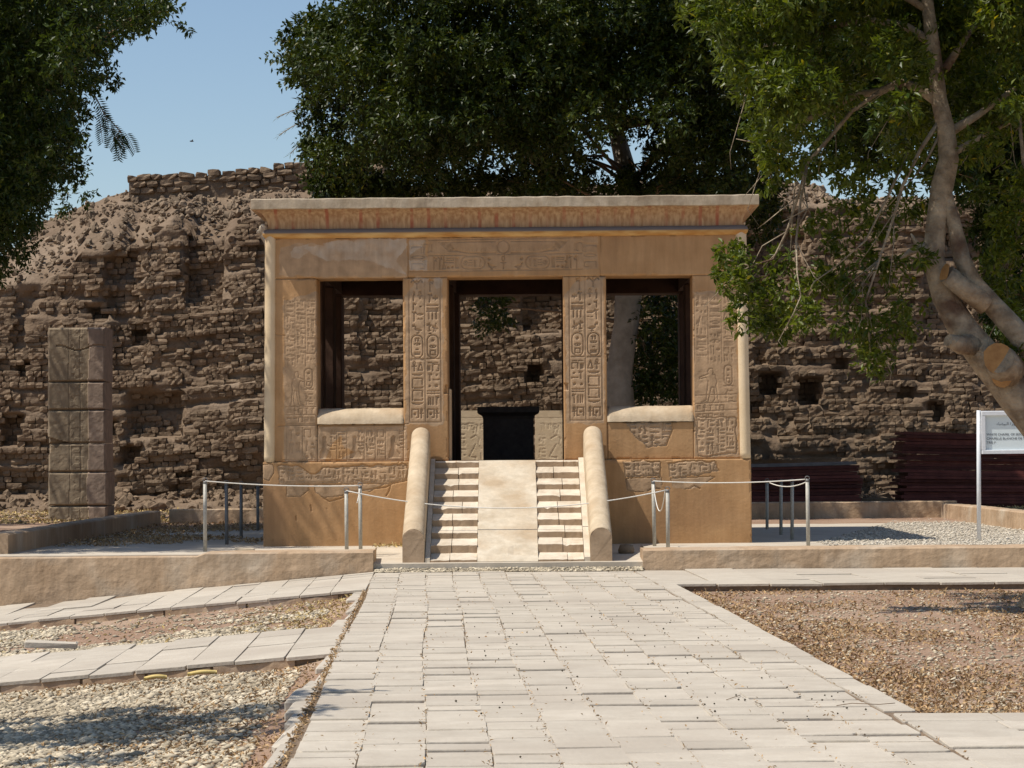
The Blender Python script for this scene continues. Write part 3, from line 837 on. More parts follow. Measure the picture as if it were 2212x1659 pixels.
for fl in (False, True):
    f = (lambda a: a) if not fl else (lambda a: 2192 - a)
    def lr(nm, a, b, zf=0., zh=1.):
        a_, b_ = f(a), f(b); lg(nm, min(a_, b_), max(a_, b_), fl, zf, zh)
    lr('axe', 936, 950); lr('was', 948, 960); lr('man', 958, 968); lr('bars', 968, 986, .45, .5); lr('disc', 978, 986, .0, .4); lr('loaf', 968, 977, 0, .4); lr('strokes', 988, 996)
    a_, b_ = f(1000), f(1052); cartouche(du(min(a_, b_)), zl + .01, du(max(a_, b_)) - du(min(a_, b_)), .175, fl, ['eye', 'bars', 'reeds', 'reed'] if not fl else ['reed', 'reeds', 'bars', 'eye'], False, .011, .012)
    lr('disc', 1056, 1066, .5, .5); lr('duck', 1056, 1078, 0, .55)
lg('ankh', 1084, 1100)
for k, (x_, nm) in enumerate([(892, 'sky'), (892, 'mouth'), (892, 'house')]):
    glyph(nm, du(892), dz(540 + k * 19), du(922) - du(892), .09, False, .011, .012)
    glyph(nm, du(1266), dz(539 + k * 19), du(1294) - du(1266), .09, True, .011, .012)
glyph('ankh', du(915), dz(578), .07, .13, False, .010, .012)
for d_ in (885, 1302): seg((du(d_), 3.96), (du(d_ + 1), 4.52), .008, .014)
seg((du(592), dz(717)), (du(618), dz(721)), .010, .010); seg((du(1504), dz(858)), (du(1592), dz(856)), .007, .008)
# old pale plaster on the left part of the lintel
maskpoly([(du(605), dz(590)), (du(608), dz(530)), (du(640), dz(522)), (du(672), dz(520)), (du(705), dz(528)), (du(720), dz(516)), (du(884), dz(512)), (du(884), dz(596)), (du(700), dz(597)), (du(640), dz(590))], .8, .03, 71)
maskpoly([(du(888), dz(582)), (du(888), dz(515)), (du(925), dz(515)), (du(922), dz(548)), (du(928), dz(556)), (du(928), dz(582))], 1.0, .01, 72)
maskpoly([(du(930), dz(584)), (du(930), dz(514)), (du(1296), dz(511)), (du(1296), dz(582))], .55, .02, 73)

# --- corner pillars: faint figures and columns
for side in (-1, 1):
    xa, xb = (du(618), du(684)) if side < 0 else (du(1504), du(1592))
    ncl = 3
    wcl = (xb - xa) / ncl
    for k in range(ncl):
        seg((xa + k * wcl, dz(640)), (xa + k * wcl, dz(788)), .007, .007)
        column(xa + k * wcl, xa + (k + 1) * wcl, dz(640 if side < 0 else 625), dz(785), side > 0, 100 + k + side * 7, .009, .009)
    # standing figure, outlined
    fx = xa + (xb - xa) * .10; fw = (xb - xa) * .55; fb = dz(874); fh = dz(800) - fb
    fig = [(.10, 0), (.42, 0), (.30, .12), (.34, .45), (.46, .45), (.62, .02), (.92, .02), (.70, .08), (.62, .50), (.60, .62), (.70, .74), (.98, .70), (.98, .75), (.68, .82), (.58, .84), (.62, .92), (.54, 1.0), (.40, 1.0), (.36, .90), (.40, .84), (.28, .80), (.20, .60), (.26, .50), (.20, .30), (.18, .10)]
    fp = [(fx + (1 - a if side > 0 else a) * fw, fb + b * fh) for a, b in fig]
    for a, b in zip(fp, fp[1:] + fp[:1]): seg(a, b, .009, .009)
    cartouche(xb - .16, 2.42, .11, .28, False, ['disc', 'loaf', 'court'], True, .010, .010)
    column(xb - .17, xb - .04, 2.38, dz(872), side > 0, 140, .009, .010)
    for d_ in (876, 893, 912): seg((xa, dz(d_)), (xb, dz(d_ - (4 if side > 0 else 0))), .008, .009)
    for k in range(5):
        glyph(random.choice(['ankh', 'was', 'house', 'strokes', 'mouth']), xa + .02 + k * .08, dz(891), .06, .085, False, .009, .010)
        glyph(random.choice(['house', 'disc', 'bars', 'sky']), xa + .02 + k * .08, dz(909), .06, .08, False, .009, .010)
    maskpoly([(xa - .02, dz(640 - side * 5)), (xb + .02, dz(625)), (xb + .02, 1.42), (xa - .02, 1.42)], .9, .03, 80 + side)

# --- screen under the left window
x = du(622); zt_, zb_ = dz(921), dz(991)
seg((du(602), dz(916)), (du(884), dz(914)), .012, .014); seg((du(602), zb_), (du(884), zb_), .008, .008)
pat = [('c', 34), ('m', 0), ('c', 28), ('m', 42), ('c', 0), ('c', 34), ('m', 46), ('c', 40), ('c', 28), ('m', 46), ('c', 34)]
dd = 620
for k, (wdd, kind) in enumerate([(34, 'c'), (30, 'k'), (44, 'm'), (22, 'c'), (38, 'm'), (24, 'c'), (22, 'k'), (44, 'm')]):
    xa_, xb_ = du(dd), du(dd + wdd)
    seg((xa_, zb_), (xa_, zt_), .008, .010)
    if kind == 'm':
        glyph('man', xa_ + .02, zb_ + .01, .20, .33, False, .013, .014)
        column(xb_ - .10, xb_ - .005, zt_, zb_ + .10, False, 200 + k, .010, .013)
    elif kind == 'k':
        glyph('house', xa_ + .02, zt_ - .14, .10, .13, False, .011, .014); column(xa_ + .01, xb_ - .01, zt_ - .16, zb_, False, 210 + k, .010, .014)
    else: column(xa_ + .005, xb_ - .01, zt_, zb_, False, 220 + k, .011, .013)
    dd += wdd
maskpoly([(du(616), dz(919)), (du(880), dz(918)), (du(880), dz(994)), (du(616), dz(994))], 1.0, .012, 90)
maskpoly([(du(715), dz(958)), (du(735), dz(935)), (du(745), dz(965)), (du(770), dz(975)), (du(730), dz(994)), (du(700), dz(994))], 0.0, .03, 93)

# --- isolated carved patches right of the stairs
def patch(pts, seed, cols, raise_=.010, wd=.012, d=.016):
    s, ins = maskpoly(pts, 1.0, .035, seed)
    save = H.copy()
    xs_ = [p[0] for p in pts]; zs_ = [p[1] for p in pts]
    wcl = (max(xs_) - min(xs_)) / cols
    for k in range(cols): column(min(xs_) + k * wcl, min(xs_) + (k + 1) * wcl - .01, max(zs_), min(zs_), k % 2 == 0, seed * 10 + k, wd, d)
    new = H[s].copy(); old = save[s]
    H[:] = save
    H[s] = np.where(ins, np.maximum(old, new), old)
    # worn edge around the patch
    e = ins.astype(float)
    g = np.abs(e - np.roll(e, 2, 0)) + np.abs(e - np.roll(e, 2, 1))
    H[s] = np.where(g > 0, np.maximum(H[s], .012), H[s])
    H[s] = np.where(ins, H[s] - .004, H[s])
patch([(du(1352), dz(908)), (du(1452), dz(907)), (du(1455), dz(928)), (du(1438), dz(965)), (du(1398), dz(968)), (du(1370), dz(940))], 301, 4, wd=.018, d=.02)
patch([(du(1505), dz(908)), (du(1590), dz(906)), (du(1590), dz(986)), (du(1512), dz(988)), (du(1504), dz(950))], 302, 4)
patch([(du(1345), dz(1000)), (du(1425), dz(1000)), (du(1428), dz(1030)), (du(1350), dz(1033))], 303, 4)
patch([(du(1443), dz(1002)), (du(1545), dz(1000)), (du(1552), dz(1022)), (du(1505), dz(1030)), (du(1446), dz(1033))], 304, 5)
# frieze along the plinth, left
patch([(du(600), dz(1003)), (du(640), dz(1003)), (du(680), dz(1022)), (du(700), dz(1008)), (du(745), dz(1004)), (du(880), dz(1003)), (du(880), dz(1034)), (du(840), dz(1042)), (du(606), dz(1042))], 305, 14)
seg((du(604), dz(1043)), (du(830), dz(1042)), .012, .014); seg((du(740), dz(1005)), (du(880), dz(1004)), .010, .016)
for pts, sd in (([(620, 1044), (665, 1044), (666, 1058), (650, 1068), (620, 1070)], 311), ([(680, 1044), (830, 1043), (800, 1058), (750, 1058), (740, 1068), (700, 1072), (682, 1060)], 312),
                ([(1352, 1035), (1430, 1034), (1428, 1058), (1390, 1066), (1355, 1060)], 313), ([(1450, 1035), (1545, 1033), (1510, 1056), (1480, 1060), (1452, 1055)], 314), ([(566, 1000), (590, 1000), (594, 1018), (582, 1034), (566, 1030)], 315)):
    s, ins = maskpoly([(du(a), dz(b)) for a, b in pts], .9, .02, sd)
    e = ins.astype(float); g = np.abs(e - np.roll(e, 1, 0)) + np.abs(e - np.roll(e, 1, 1))
    H[s] = np.where((g > 0) & (fbm(GU[s] * 4, GZ[s] * 4, sd) > .42), .012, H[s])
for pts in ([(700, 1072), (712, 1080), (735, 1074), (745, 1070), (755, 1060)], [(760, 1060), (800, 1054), (835, 1050), (850, 1042), (880, 1036)], [(846, 1044), (842, 1058), (836, 1068)], [(672, 1088), (674, 1100)], [(1400, 1062), (1412, 1056), (1425, 1058)], [(1487, 1058), (1500, 1052), (1512, 1058)], [(640, 1112), (641, 1120)]):
    for a, b in zip(pts[:-1], pts[1:]): seg((du(a[0]), dz(a[1])), (du(b[0]), dz(b[1])), .016, .016)
for pts, sd in (([(628, 540), (640, 526), (668, 524), (672, 540), (655, 552), (632, 550)], 91), ([(660, 532), (700, 520), (770, 514), (882, 512), (884, 530), (860, 560), (884, 590), (800, 560), (700, 556)], 92), ([(890, 580), (890, 556), (905, 560), (925, 558), (926, 581)], 93), ([(890, 545), (892, 517), (922, 516), (915, 530)], 94), ([(940, 600), (955, 596), (958, 616), (946, 622)], 95), ([(888, 606), (900, 598), (932, 600), (930, 610)], 96)):
    sv = ST.copy(); s_, ins = maskpoly([(du(a), dz(b)) for a, b in pts], 1.0, .04, sd); ST[:] = sv
    PL[s_] = np.where(ins, np.clip(.25 + 1.1 * (fbm(GU[s_] * 7, GZ[s_] * 7, sd) - .35), 0, .9), PL[s_])
# small pits and weathering everywhere; more in the old stone
H += .004 * (fbm(GU * 1.3, GZ * 1.3, 400) - .5) + .0022 * (fbm(GU * 14, GZ * 14, 401) - .5)
H += ST * (.006 * (fbm(GU * 20, GZ * 20, 402) - .5) + .004 * (fbm(GU * 5, GZ * 5, 403) - .5))
pits = (vnoise(GU * 16, GZ * 16, 410) > .985).astype(float); H += pits * .008

for q in ([(.78, dz(845)), (.86, dz(845)), (.86, dz(829)), (.78, dz(829))], [(-.87, dz(850)), (-.79, dz(850)), (-.79, dz(832)), (-.84, dz(830))]): poly(q, .06)
def panel(name, u0, u1, z0, z1, v0, back, parent, mat, back_inset=.002):
    """carved face (grid, displaced by the relief) in front of a plain block reaching back to `back`"""
    i0, i1 = int(round((u0 - U0) / RES)), int(round((u1 - U0) / RES)); j0, j1 = int(round((z0 - Z0) / RES)), int(round((z1 - Z0) / RES))
    uu = np.linspace(u0, u1, i1 - i0 + 1); zz = np.linspace(z0, z1, j1 - j0 + 1)
    UU, ZZ = np.meshgrid(uu, zz)
    h = H[j0:j1 + 1, i0:i1 + 1].copy(); st = ST[j0:j1 + 1, i0:i1 + 1]
    # softened, slightly chipped outer edge
    ed = np.minimum(np.minimum(UU - u0, u1 - UU), np.minimum(ZZ - z0, z1 - ZZ))
    chip = .010 * np.clip(1 - ed / .012, 0, 1) + .018 * np.clip(1 - ed / .03, 0, 1) * (fbm(UU * 6 + v0, ZZ * 6, 55) > .60)
    V = np.stack([UU, v0 + h + chip, ZZ], 2).reshape(-1, 3); nx, nz = len(uu), len(zz)
    Fc = grid_faces(nx, nz)
    loop = [j * nx for j in range(nz)][::-1] + list(range(nx))[1:] + [j * nx + nx - 1 for j in range(nz)][1:] + [(nz - 1) * nx + i for i in range(nx)][::-1][1:-1]
    L_ = np.array(loop); b = len(V); Vb = V[L_].copy(); Vb[:, 1] = back
    V = np.vstack([V, Vb]); n = len(L_)
    sk = np.array([[L_[k], b + k, b + (k + 1) % n, L_[(k + 1) % n]] for k in range(n)])
    a = np.concatenate([st.ravel(), np.zeros(n)]); pa = np.concatenate([PL[j0:j1 + 1, i0:i1 + 1].ravel(), np.zeros(n)])
    o = nobj(name, V, np.vstack([Fc, sk]), mat, parent, attrs={'stone': a, 'pale': pa})
    me = o.data; sm = np.zeros(len(me.polygons), bool); sm[:len(Fc)] = True; me.polygons.foreach_set('use_smooth', sm)
    # closing back face
    m = MB(); m.add([(u0 + back_inset, back, z0), (u1 - back_inset, back, z0), (u1 - back_inset, back, z1), (u0 + back_inset, back, z1)], [(0, 3, 2, 1)])
    return o, m

FL = 1.405
DEP = 6.5
def kpart(name, mb, mat=None): return mb.build(name, mat or M['stone_body'], kiosk)
# plinth
o, _ = panel('plinth', -3.39, 3.385, .06, 1.40, -.05, .02, kiosk, M['plaster'])
m = MB(); m.box(-3.388, 3.383, .02, DEP + .05, .0, FL); kpart('plinth_core', m)
# door and corner pillars
WB = 1.925
panel('door_pillar', -1.432, -.812, FL, 3.955, 0, .60, kiosk, M['plaster'])
panel('door_pillar', .797, 1.397, FL, 3.955, 0, .60, kiosk, M['plaster'])
panel('corner_pillar', -3.27, -2.636, FL, 3.955, .004, .62, kiosk, M['plaster'])
panel('corner_pillar', 2.60, 3.27, FL, 3.955, .004, .62, kiosk, M['plaster'])
# rebates on the inner side of the door pillars
m = MB(); m.cbox(-.81, -.775, .10, .50, FL, dz(838), .008, .003); kpart('door_jamb', m, M['stone_body'])
# window screens with bull-nosed sills
for (a, b) in ((-2.634, -1.434), (1.399, 2.598)):
    panel('window_screen', a, b, FL, WB, .012, .42, kiosk, M['plaster'])
    m = MB(); n = 28; seg_n = 10
    vs = []
    for i in range(n + 1):
        u = a + (b - a) * i / n
        # the sill swells from the left end
        t = min(1, i / n / .35); rise = .222
        for k in range(seg_n + 1):
            th = math.pi * k / seg_n
            vs.append((u, .235 - .245 * math.cos(th), WB + .002 + rise * math.sin(th) + .003 * random.uniform(-1, 1)))
    fs = [(i * (seg_n + 1) + k, (i + 1) * (seg_n + 1) + k, (i + 1) * (seg_n + 1) + k + 1, i * (seg_n + 1) + k + 1) for i in range(n) for k in range(seg_n)]
    fs += [tuple(range(seg_n + 1)), tuple(n * (seg_n + 1) + k for k in range(seg_n, -1, -1))]
    m.add(vs, fs, True); kpart('window_sill', m, M['rail'])
# lintel
panel('lintel', -3.27, 3.27, 3.958, 4.53, -.002, .60, kiosk, M['plaster'])
# other pillars, beams and screens of the open hall
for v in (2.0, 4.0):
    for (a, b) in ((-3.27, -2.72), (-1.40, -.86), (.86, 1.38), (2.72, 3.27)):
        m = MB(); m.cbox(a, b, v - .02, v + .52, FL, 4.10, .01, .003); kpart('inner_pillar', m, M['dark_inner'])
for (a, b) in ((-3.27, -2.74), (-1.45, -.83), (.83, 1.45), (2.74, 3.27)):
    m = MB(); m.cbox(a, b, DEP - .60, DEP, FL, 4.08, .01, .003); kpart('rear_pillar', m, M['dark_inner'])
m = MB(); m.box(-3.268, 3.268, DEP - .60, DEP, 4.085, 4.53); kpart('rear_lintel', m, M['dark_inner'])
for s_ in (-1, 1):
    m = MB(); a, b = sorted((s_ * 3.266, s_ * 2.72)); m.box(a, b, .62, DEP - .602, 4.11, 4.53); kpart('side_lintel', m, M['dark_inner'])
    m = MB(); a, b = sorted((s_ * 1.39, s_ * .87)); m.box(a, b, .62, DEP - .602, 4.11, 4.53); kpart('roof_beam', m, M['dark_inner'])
    for (v0, v1) in ((.64, 1.97), (2.53, 3.97), (4.53, DEP - .61)):
        m = MB(); a, b = sorted((s_ * 3.24, s_ * 2.86)); m.box(a, b, v0, v1, FL, 2.06); kpart('side_screen', m)
for (a, b) in ((-2.73, -1.46), (1.46, 2.73)):
    m = MB(); m.box(a, b, DEP - .5, DEP - .1, FL, 2.05); kpart('rear_screen', m)
m = MB(); m.box(-3.2, 3.2, .04, DEP - .04, 4.54, 4.95); kpart('roof_slab', m)
# corner rolls
for (x_, v) in ((-3.305, .02), (3.31, .02), (-3.305, DEP - .02), (3.31, DEP - .02)):
    m = MB(); zz = np.linspace(FL - .001, 4.60, 40)
    m.tube([(x_ - math.copysign(.03, x_) * (z_ - FL) / 3.2 + random.uniform(-.0012, .0012), v, z_) for z_ in zz], [.076 + random.uniform(-.001, .001) for _ in zz], 20, True); kpart('corner_roll', m, M['roll_stone'])
# horizontal roll
def rect_sweep(prof, hw, v0, v1, nu=1, smooth=True, noise=0.0):
    """prof: (out, z) going up; swept round the rectangle -hw..hw, v0..v1"""
    rings = []
    def side_pts(o_):
        A = [(-hw - o_, v0 - o_), (hw + o_, v0 - o_), (hw + o_, v1 + o_), (-hw - o_, v1 + o_)]
        out = []
        for i in range(4):
            p, q = A[i], A[(i + 1) % 4]; n = nu if i == 0 else max(2, nu // 6)
            out += [(p[0] + (q[0] - p[0]) * k / n, p[1] + (q[1] - p[1]) * k / n) for k in range(n)]
        return out
    vs = []; n = 0
    for (o_, z) in prof:
        pts = side_pts(o_); n = len(pts)
        vs += [(p[0], p[1] + noise * (float(vnoise(p[0] * 9, z * 9, 61)) - .5), z + noise * (float(vnoise(p[0] * 7, z * 3, 62)) - .5)) for p in pts]
    fs = [(i * n + k, i * n + (k + 1) % n, (i + 1) * n + (k + 1) % n, (i + 1) * n + k) for i in range(len(prof) - 1) for k in range(n)]
    m = MB(); m.add(vs, fs, smooth); return m, n
pr = [(.0 + .068 * math.sin(t), 4.582 - .066 * math.cos(t)) for t in np.linspace(0, math.pi, 12)]
m, n = rect_sweep(pr, 3.31, .0, DEP, 120, True, .006); kpart('roll_moulding', m, M['roll'])
# cavetto and lip
pr = [(.0, 4.640), (.004, 4.69), (.014, 4.74), (.034, 4.79), (.066, 4.835), (.11, 4.872), (.165, 4.896), (.222, 4.908)]
m, n = rect_sweep(pr, 3.30, .0, DEP, 160, True, .003); kpart('cavetto', m, M['cavetto'])
pr = [(.21, 4.906), (.238, 4.908), (.246, 4.914), (.248, 5.04), (.238, 5.052), (-.6, 5.055)]
m, n = rect_sweep(pr, 3.27, .0, DEP, 240, False, .009)
kpart('cornice_lip', m, M['lip'])
m = MB(); m.add([(-3.0, .3, 5.048), (3.0, .3, 5.048), (3.0, DEP - .3, 5.048), (-3.0, DEP - .3, 5.048)], [(0, 1, 2, 3)]); kpart('roof_top', m, M['lip'])
# lion spout on the left flank
m = MB()
m.tube([(-3.30, 1.3, 4.50), (-3.40, 1.3, 4.60), (-3.47, 1.3, 4.70), (-3.50, 1.3, 4.77)], [.10, .11, .10, .06], 10)
m.ball((-3.49, 1.28, 4.76), (.085, .11, .085), 10, 7); m.ball((-3.56, 1.28, 4.72), (.05, .07, .045), 8, 6)
m.ball((-3.45, 1.2, 4.85), (.025, .02, .03), 6, 5); m.ball((-3.45, 1.36, 4.85), (.025, .02, .03), 6, 5)
m.tube([(-3.36, 1.2, 4.36), (-3.43, 1.2, 4.5), (-3.46, 1.2, 4.64)], [.04, .05, .05], 8); m.tube([(-3.36, 1.4, 4.36), (-3.43, 1.4, 4.5), (-3.46, 1.4, 4.64)], [.04, .05, .05], 8)
kpart('lion_spout', m, M['white_stone'])

# ------------------------------------------------------------------ stairs, ramp and balustrades
stairs = empty('ramp_stairs', (KX, KY, 0), 0, label='pale stone stairs with a smooth central ramp leading up to the kiosk door', cat='stairs')
LST = 2.72
NS = 8
def nose(v): return 1.395 + v / LST * 1.275      # v negative towards the camera
for side in (-1, 1):
    ua, ub = (-.99, -.392) if side < 0 else (.40, .985)
    for k in range(NS + 1):
        v0 = -LST + k * LST / (NS + .35); v1 = v0 + LST / (NS + .35) + .02
        zt0 = nose(v0) + .045 if k else .135
        rise = .083
        joint = ua + (ub - ua) * random.uniform(.40, .66)
        for (a, b) in ((ua, joint - .004), (joint + .004, ub)):
            m = MB()
            z_f = zt0 + random.uniform(-.005, .005); z_b = z_f + .077
            if k == NS: z_b = FL - .004; v1 = -.052
            n = 7; vs = []
            for i in range(n):
                u = a + (b - a) * i / (n - 1); c = .007 * random.random() ** 3 + .003; w_ = random.uniform(-.004, .004)
                if random.random() < .035: c += .02
                vs += [(u, v0 + .004 + w_, z_f - .15), (u, v0 + w_, z_f - c), (u, v0 + c + w_, z_f + random.uniform(-.002, .002)), (u, (v0 + v1) / 2, (z_f + z_b) / 2 - .006 + random.uniform(-.003, .003)), (u, v1, z_b), (u, v1, z_f - .15)]
            q = 6; fs = [(i * q + j, (i + 1) * q + j, (i + 1) * q + (j + 1) % q, i * q + (j + 1) % q) for i in range(n - 1) for j in range(q)]
            fs += [tuple(range(q))[::-1], tuple((n - 1) * q + j for j in range(q))]
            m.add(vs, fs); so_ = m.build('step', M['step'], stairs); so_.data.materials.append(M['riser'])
            for i in range(n - 1): so_.data.polygons[i * q].material_index = 1  # front faces browner than the treads: their dimmer grazing light put into colour
m = MB(); nn = 40; vs = []
for i in range(nn + 1):
    t = i / nn; v = -LST - .02 + (LST - .04) * t; z = .115 + (FL + .0 - .115) * t
    for j in range(11):
        u = -.388 + .784 * j / 10 + (.006 * (random.random() - .5) if j in (0, 10) else 0)
        vs.append((u, v, z + .006 * (float(fbm(u * 3, v * 3, 91)) - .5) + (-.02 if (j > 5 and .07 < t < .13) else 0)))
b = len(vs)
fs = [(i * 11 + j, i * 11 + j + 1, (i + 1) * 11 + j + 1, (i + 1) * 11 + j) for i in range(nn) for j in range(10)]
for i in range(nn + 1):
    vs.append((vs[i * 11][0], vs[i * 11][1], vs[i * 11][2] - .16)); vs.append((vs[i * 11 + 10][0], vs[i * 11 + 10][1], vs[i * 11 + 10][2] - .16))
for i in range(nn):
    fs.append((i * 11, (i + 1) * 11, b + 2 * (i + 1), b + 2 * i)); fs.append(((i + 1) * 11 + 10, i * 11 + 10, b + 2 * i + 1, b + 2 * (i + 1) + 1))
fs.append((0, b, b + 1, 10) + tuple(range(9, 0, -1)))
m.add(vs, fs); m.build('ramp', M['white_stone'], stairs)
m = MB()   # solid bed under the steps
m.add([(-.99, -LST + .05, .08), (.985, -LST + .05, .08), (.985, -.06, .08), (-.99, -.06, .08), (-.99, -.06, 1.2), (.985, -.06, 1.2), (-.99, -LST + .05, .085), (.985, -LST + .05, .085)], [(6, 7, 5, 4), (0, 1, 7, 6), (0, 6, 4, 3), (1, 2, 5, 7)])
m.build('stair_bed', M['step'], stairs)
for (a, b) in ((-1.055, -.995), (.99, 1.065)):
    m = MB(); n = 24; vs = []
    for i in range(n + 1):
        t = i / n; v = -LST + (LST - .055) * t; z = .125 + (1.40 - .125) * t + .035
        vs += [(a, v, .05), (a, v, z), (b, v, z + random.uniform(-.003, .003)), (b, v, .05)]
    fs = [(i * 4 + j, (i + 1) * 4 + j, (i + 1) * 4 + (j + 1) % 4, i * 4 + (j + 1) % 4) for i in range(n) for j in range(4)] + [(3, 2, 1, 0), (n * 4, n * 4 + 1, n * 4 + 2, n * 4 + 3)]
    m.add(vs, fs); m.build('stringer', M['step'], stairs)
for side in (-1, 1):
    m = MB(); n = 60; hw0, hw1 = .140, .128; q = 16; vs = []
    for i in range(n + 1):
        t = i / n; v = -2.72 + 2.66 * t; hw = hw0 * (1 - t) + hw1 * t
        uc = side * (1.205 - .018 * t)
        z = .545 + 1.40 * t + .006 * (float(vnoise(t * 9, side, 5)) - .5)
        if t > .93: z -= .10 * ((t - .93) / .07) ** 2
        if t < .03: z -= .01 * (1 - t / .03)
        if i in (13, 25, 38, 50): hw -= .004; z -= .004
        hw += random.uniform(-.0012, .0012)
        rr = hw; sec = [(uc - hw, .06)] + [(uc - rr * math.cos(th), z - rr * .92 + rr * .92 * math.sin(th)) for th in np.linspace(0, math.pi, q)] + [(uc + hw, .06)]
        vs += [(a, v + .004 * random.uniform(-1, 1) * (i == 0), b) for a, b in sec]
    k = q + 2
    fs = [(i * k + j, (i + 1) * k + j, (i + 1) * k + j + 1, i * k + j + 1) for i in range(n) for j in range(k - 1)]
    fl_ = len(fs)
    m.add(vs, fs, True); m.f.append(tuple(range(k))[::-1]); m.sm.append(False); m.f.append(tuple(n * k + j for j in range(k))); m.sm.append(False)
    o = m.build('balustrade', M['rail'], stairs)
    m = MB(); c_ = [Vector(p) for p in vs[:k]]; ctr = Vector((side * 1.205, -2.72, .33))
    pts = [ctr.lerp(p, .985) for p in c_]; m.add([(p.x, -2.735 + random.uniform(-.003, .003), p.z) for p in pts] + [(p.x, -2.71, p.z) for p in pts], [tuple(range(k))[::-1]] + [(j, j + 1, k + j + 1, k + j) for j in range(k - 1)])
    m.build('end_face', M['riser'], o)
# rounded rubble lump at the foot of the right balustrade
V, FF, _ = scatter(brick_variants(1, .7, .88, .03, 4), BF, np.array([0]), np.array([[1.50, 34.3, .21]]), np.array([[.22, .2, .15]]))
tag(nobj('boulder', V, FF, M['rubble'], smooth=True), 'small rounded boulder in the shade beside the right balustrade', 'boulder')

# altar and two carved slabs seen through the door
m = MB(); D0, D1 = 2.9, 3.8
def ring(o_, z): return [(-.36 - o_, D0 - o_, z), (.40 + o_, D0 - o_, z), (.40 + o_, D1 + o_, z), (-.36 - o_, D1 + o_, z)]
pr = [(0, FL + .001), (0, 2.02), (.01, 2.06), (.035, 2.09), (.075, 2.11), (.085, 2.12), (.085, 2.205)]
vs = [p for o_, z in pr for p in ring(o_, z)]
fs = [(i * 4 + j, i * 4 + (j + 1) % 4, (i + 1) * 4 + (j + 1) % 4, (i + 1) * 4 + j) for i in range(len(pr) - 1) for j in range(4)] + [tuple((len(pr) - 1) * 4 + j for j in range(4))]
m.add(vs, fs); o = m.build('altar', M['granite']); o.location = (KX, KY, 0)
tag(o, 'black granite altar with flaring top inside the kiosk doorway', 'altar')
for (dx0, dx1, lab, sd, chs) in ((985, 1050, 'tan relief slab behind the altar on its left side', 1, 1), (1156, 1226, 'tan relief slab behind the altar on its right side', 2, -1)):
    Yb = 47.2
    p0 = P(dx0, 887, Yb); p1 = P(dx1, 887, Yb)
    H[:] = 0; ST[:] = 0
    w_ = p1.x - p0.x; hgt = p0.z - .3
    # draw the relief in local units, sampling the shared canvas
    ox, oz = 0.0, 1.2
    zt_ = oz + 1.03
    for z_ in (zt_ - .16, zt_ - .20): seg((ox, z_), (ox + w_, z_), .012, .012)
    for k in range(7): glyph(random.choice(['reed', 'house', 'was', 'strokes', 'mouth', 'ring']), ox + .06 + k * w_ / 8, zt_ - .38, .12, .13, False, .012, .012)
    for a, b in (((.45, .62), (.62, .7)), ((.62, .7), (.74, .62)), ((.74, .62), (.70, .50)), ((.62, .50), (.40, .22)), ((.40, .22), (.62, .2)), ((.62, .22), (.60, .0)), ((.78, .3), (.82, .0)), ((.70, .5), (.80, .4)), ((.55, .75), (.6, .9)), ((.65, .75), (.68, .92))):
        seg((ox + a[0] * w_, oz + a[1] * .8), (ox + b[0] * w_, oz + b[1] * .8), .014, .014)
    column(ox + .04, ox + .18, zt_ - .42, oz, False, sd, .012, .013)
    H += .008 * (fbm(GU * 12, GZ * 12, 430 + sd) - .5)
    i0 = int((ox - U0) / RES); nx_ = int(w_ / RES / 1.6); j0 = int((oz - Z0) / RES); nz_ = int(1.03 / RES / 1.6)
    ii = (i0 + np.arange(nx_) * 1.6).astype(int); jj = (j0 + np.arange(nz_) * 1.6).astype(int)
    h = H[np.ix_(jj, ii)]
    uu = np.linspace(p0.x, p1.x, nx_); zz = np.linspace(p0.z - 1.03, p0.z, nz_)
    UU, ZZ = np.meshgrid(uu, zz)
    tl = np.clip((ZZ - (p0.z - .06)) / .06, 0, 1)
    V = np.stack([UU, Yb + h * .55, ZZ], 2).reshape(-1, 3)
    root = empty('relief_slab', (0, 0, 0), label=lab, cat='stone slab')
    o = nobj('carved_face', V, grid_faces(nx_, nz_), M['roll_stone'], root, smooth=True)
    m = MB(); m.box(p0.x, p1.x, Yb + .03, Yb + .45, .2, p0.z, .002); m.box(p0.x + .002, p1.x - .002, Yb + .001, Yb + .03, .2, p0.z - 1.031)
    m.build('block', M['stone_body'], root)

# ------------------------------------------------------------------ great mud brick wall
def px2x(dpx, Y): return (dpx * K - 512) * Y / F
def py2z(dpy, Y): return EYE + (457 - dpy * K) * Y / F
_tx = np.array([-900, 0, 75, 130, 160, 300, 325, 390, 410, 455, 520, 600, 760, 1100, 1640, 1720, 1800, 1960, 2100, 2400, 3200])
_ty = np.array([640, 598, 590, 570, 530, 512, 462, 455, 505, 500, 455, 445, 440, 430, 430, 420, 440, 440, 430, 430, 470])
_rx = np.array([-900, 0, 60, 105, 190, 275, 400, 650, 1100, 1640, 1700, 1760, 1800, 1960, 2000, 2400, 3200])
_ry = np.array([700, 560, 500, 466, 432, 405, 402, 400, 400, 400, 398, 405, 440, 435, 440, 420, 500])
FY = 57.6; RY = 62.5
def ztop(x): return np.interp(x, px2x(_tx, 58.3), py2z(_ty, 58.3)) + .25 * (fbm(x * 1.3, 0 * x, 501) - .5)
def zrid(x): return np.maximum(np.interp(x, px2x(_rx, RY), py2z(_ry, RY)), ztop(x) + .15)
holes = [(rng.uniform(-11.5, 12), rng.uniform(.8, 5.8), rng.uniform(.10, .24), rng.uniform(.09, .20), rng.uniform(.25, .6)) for _ in range(20)]
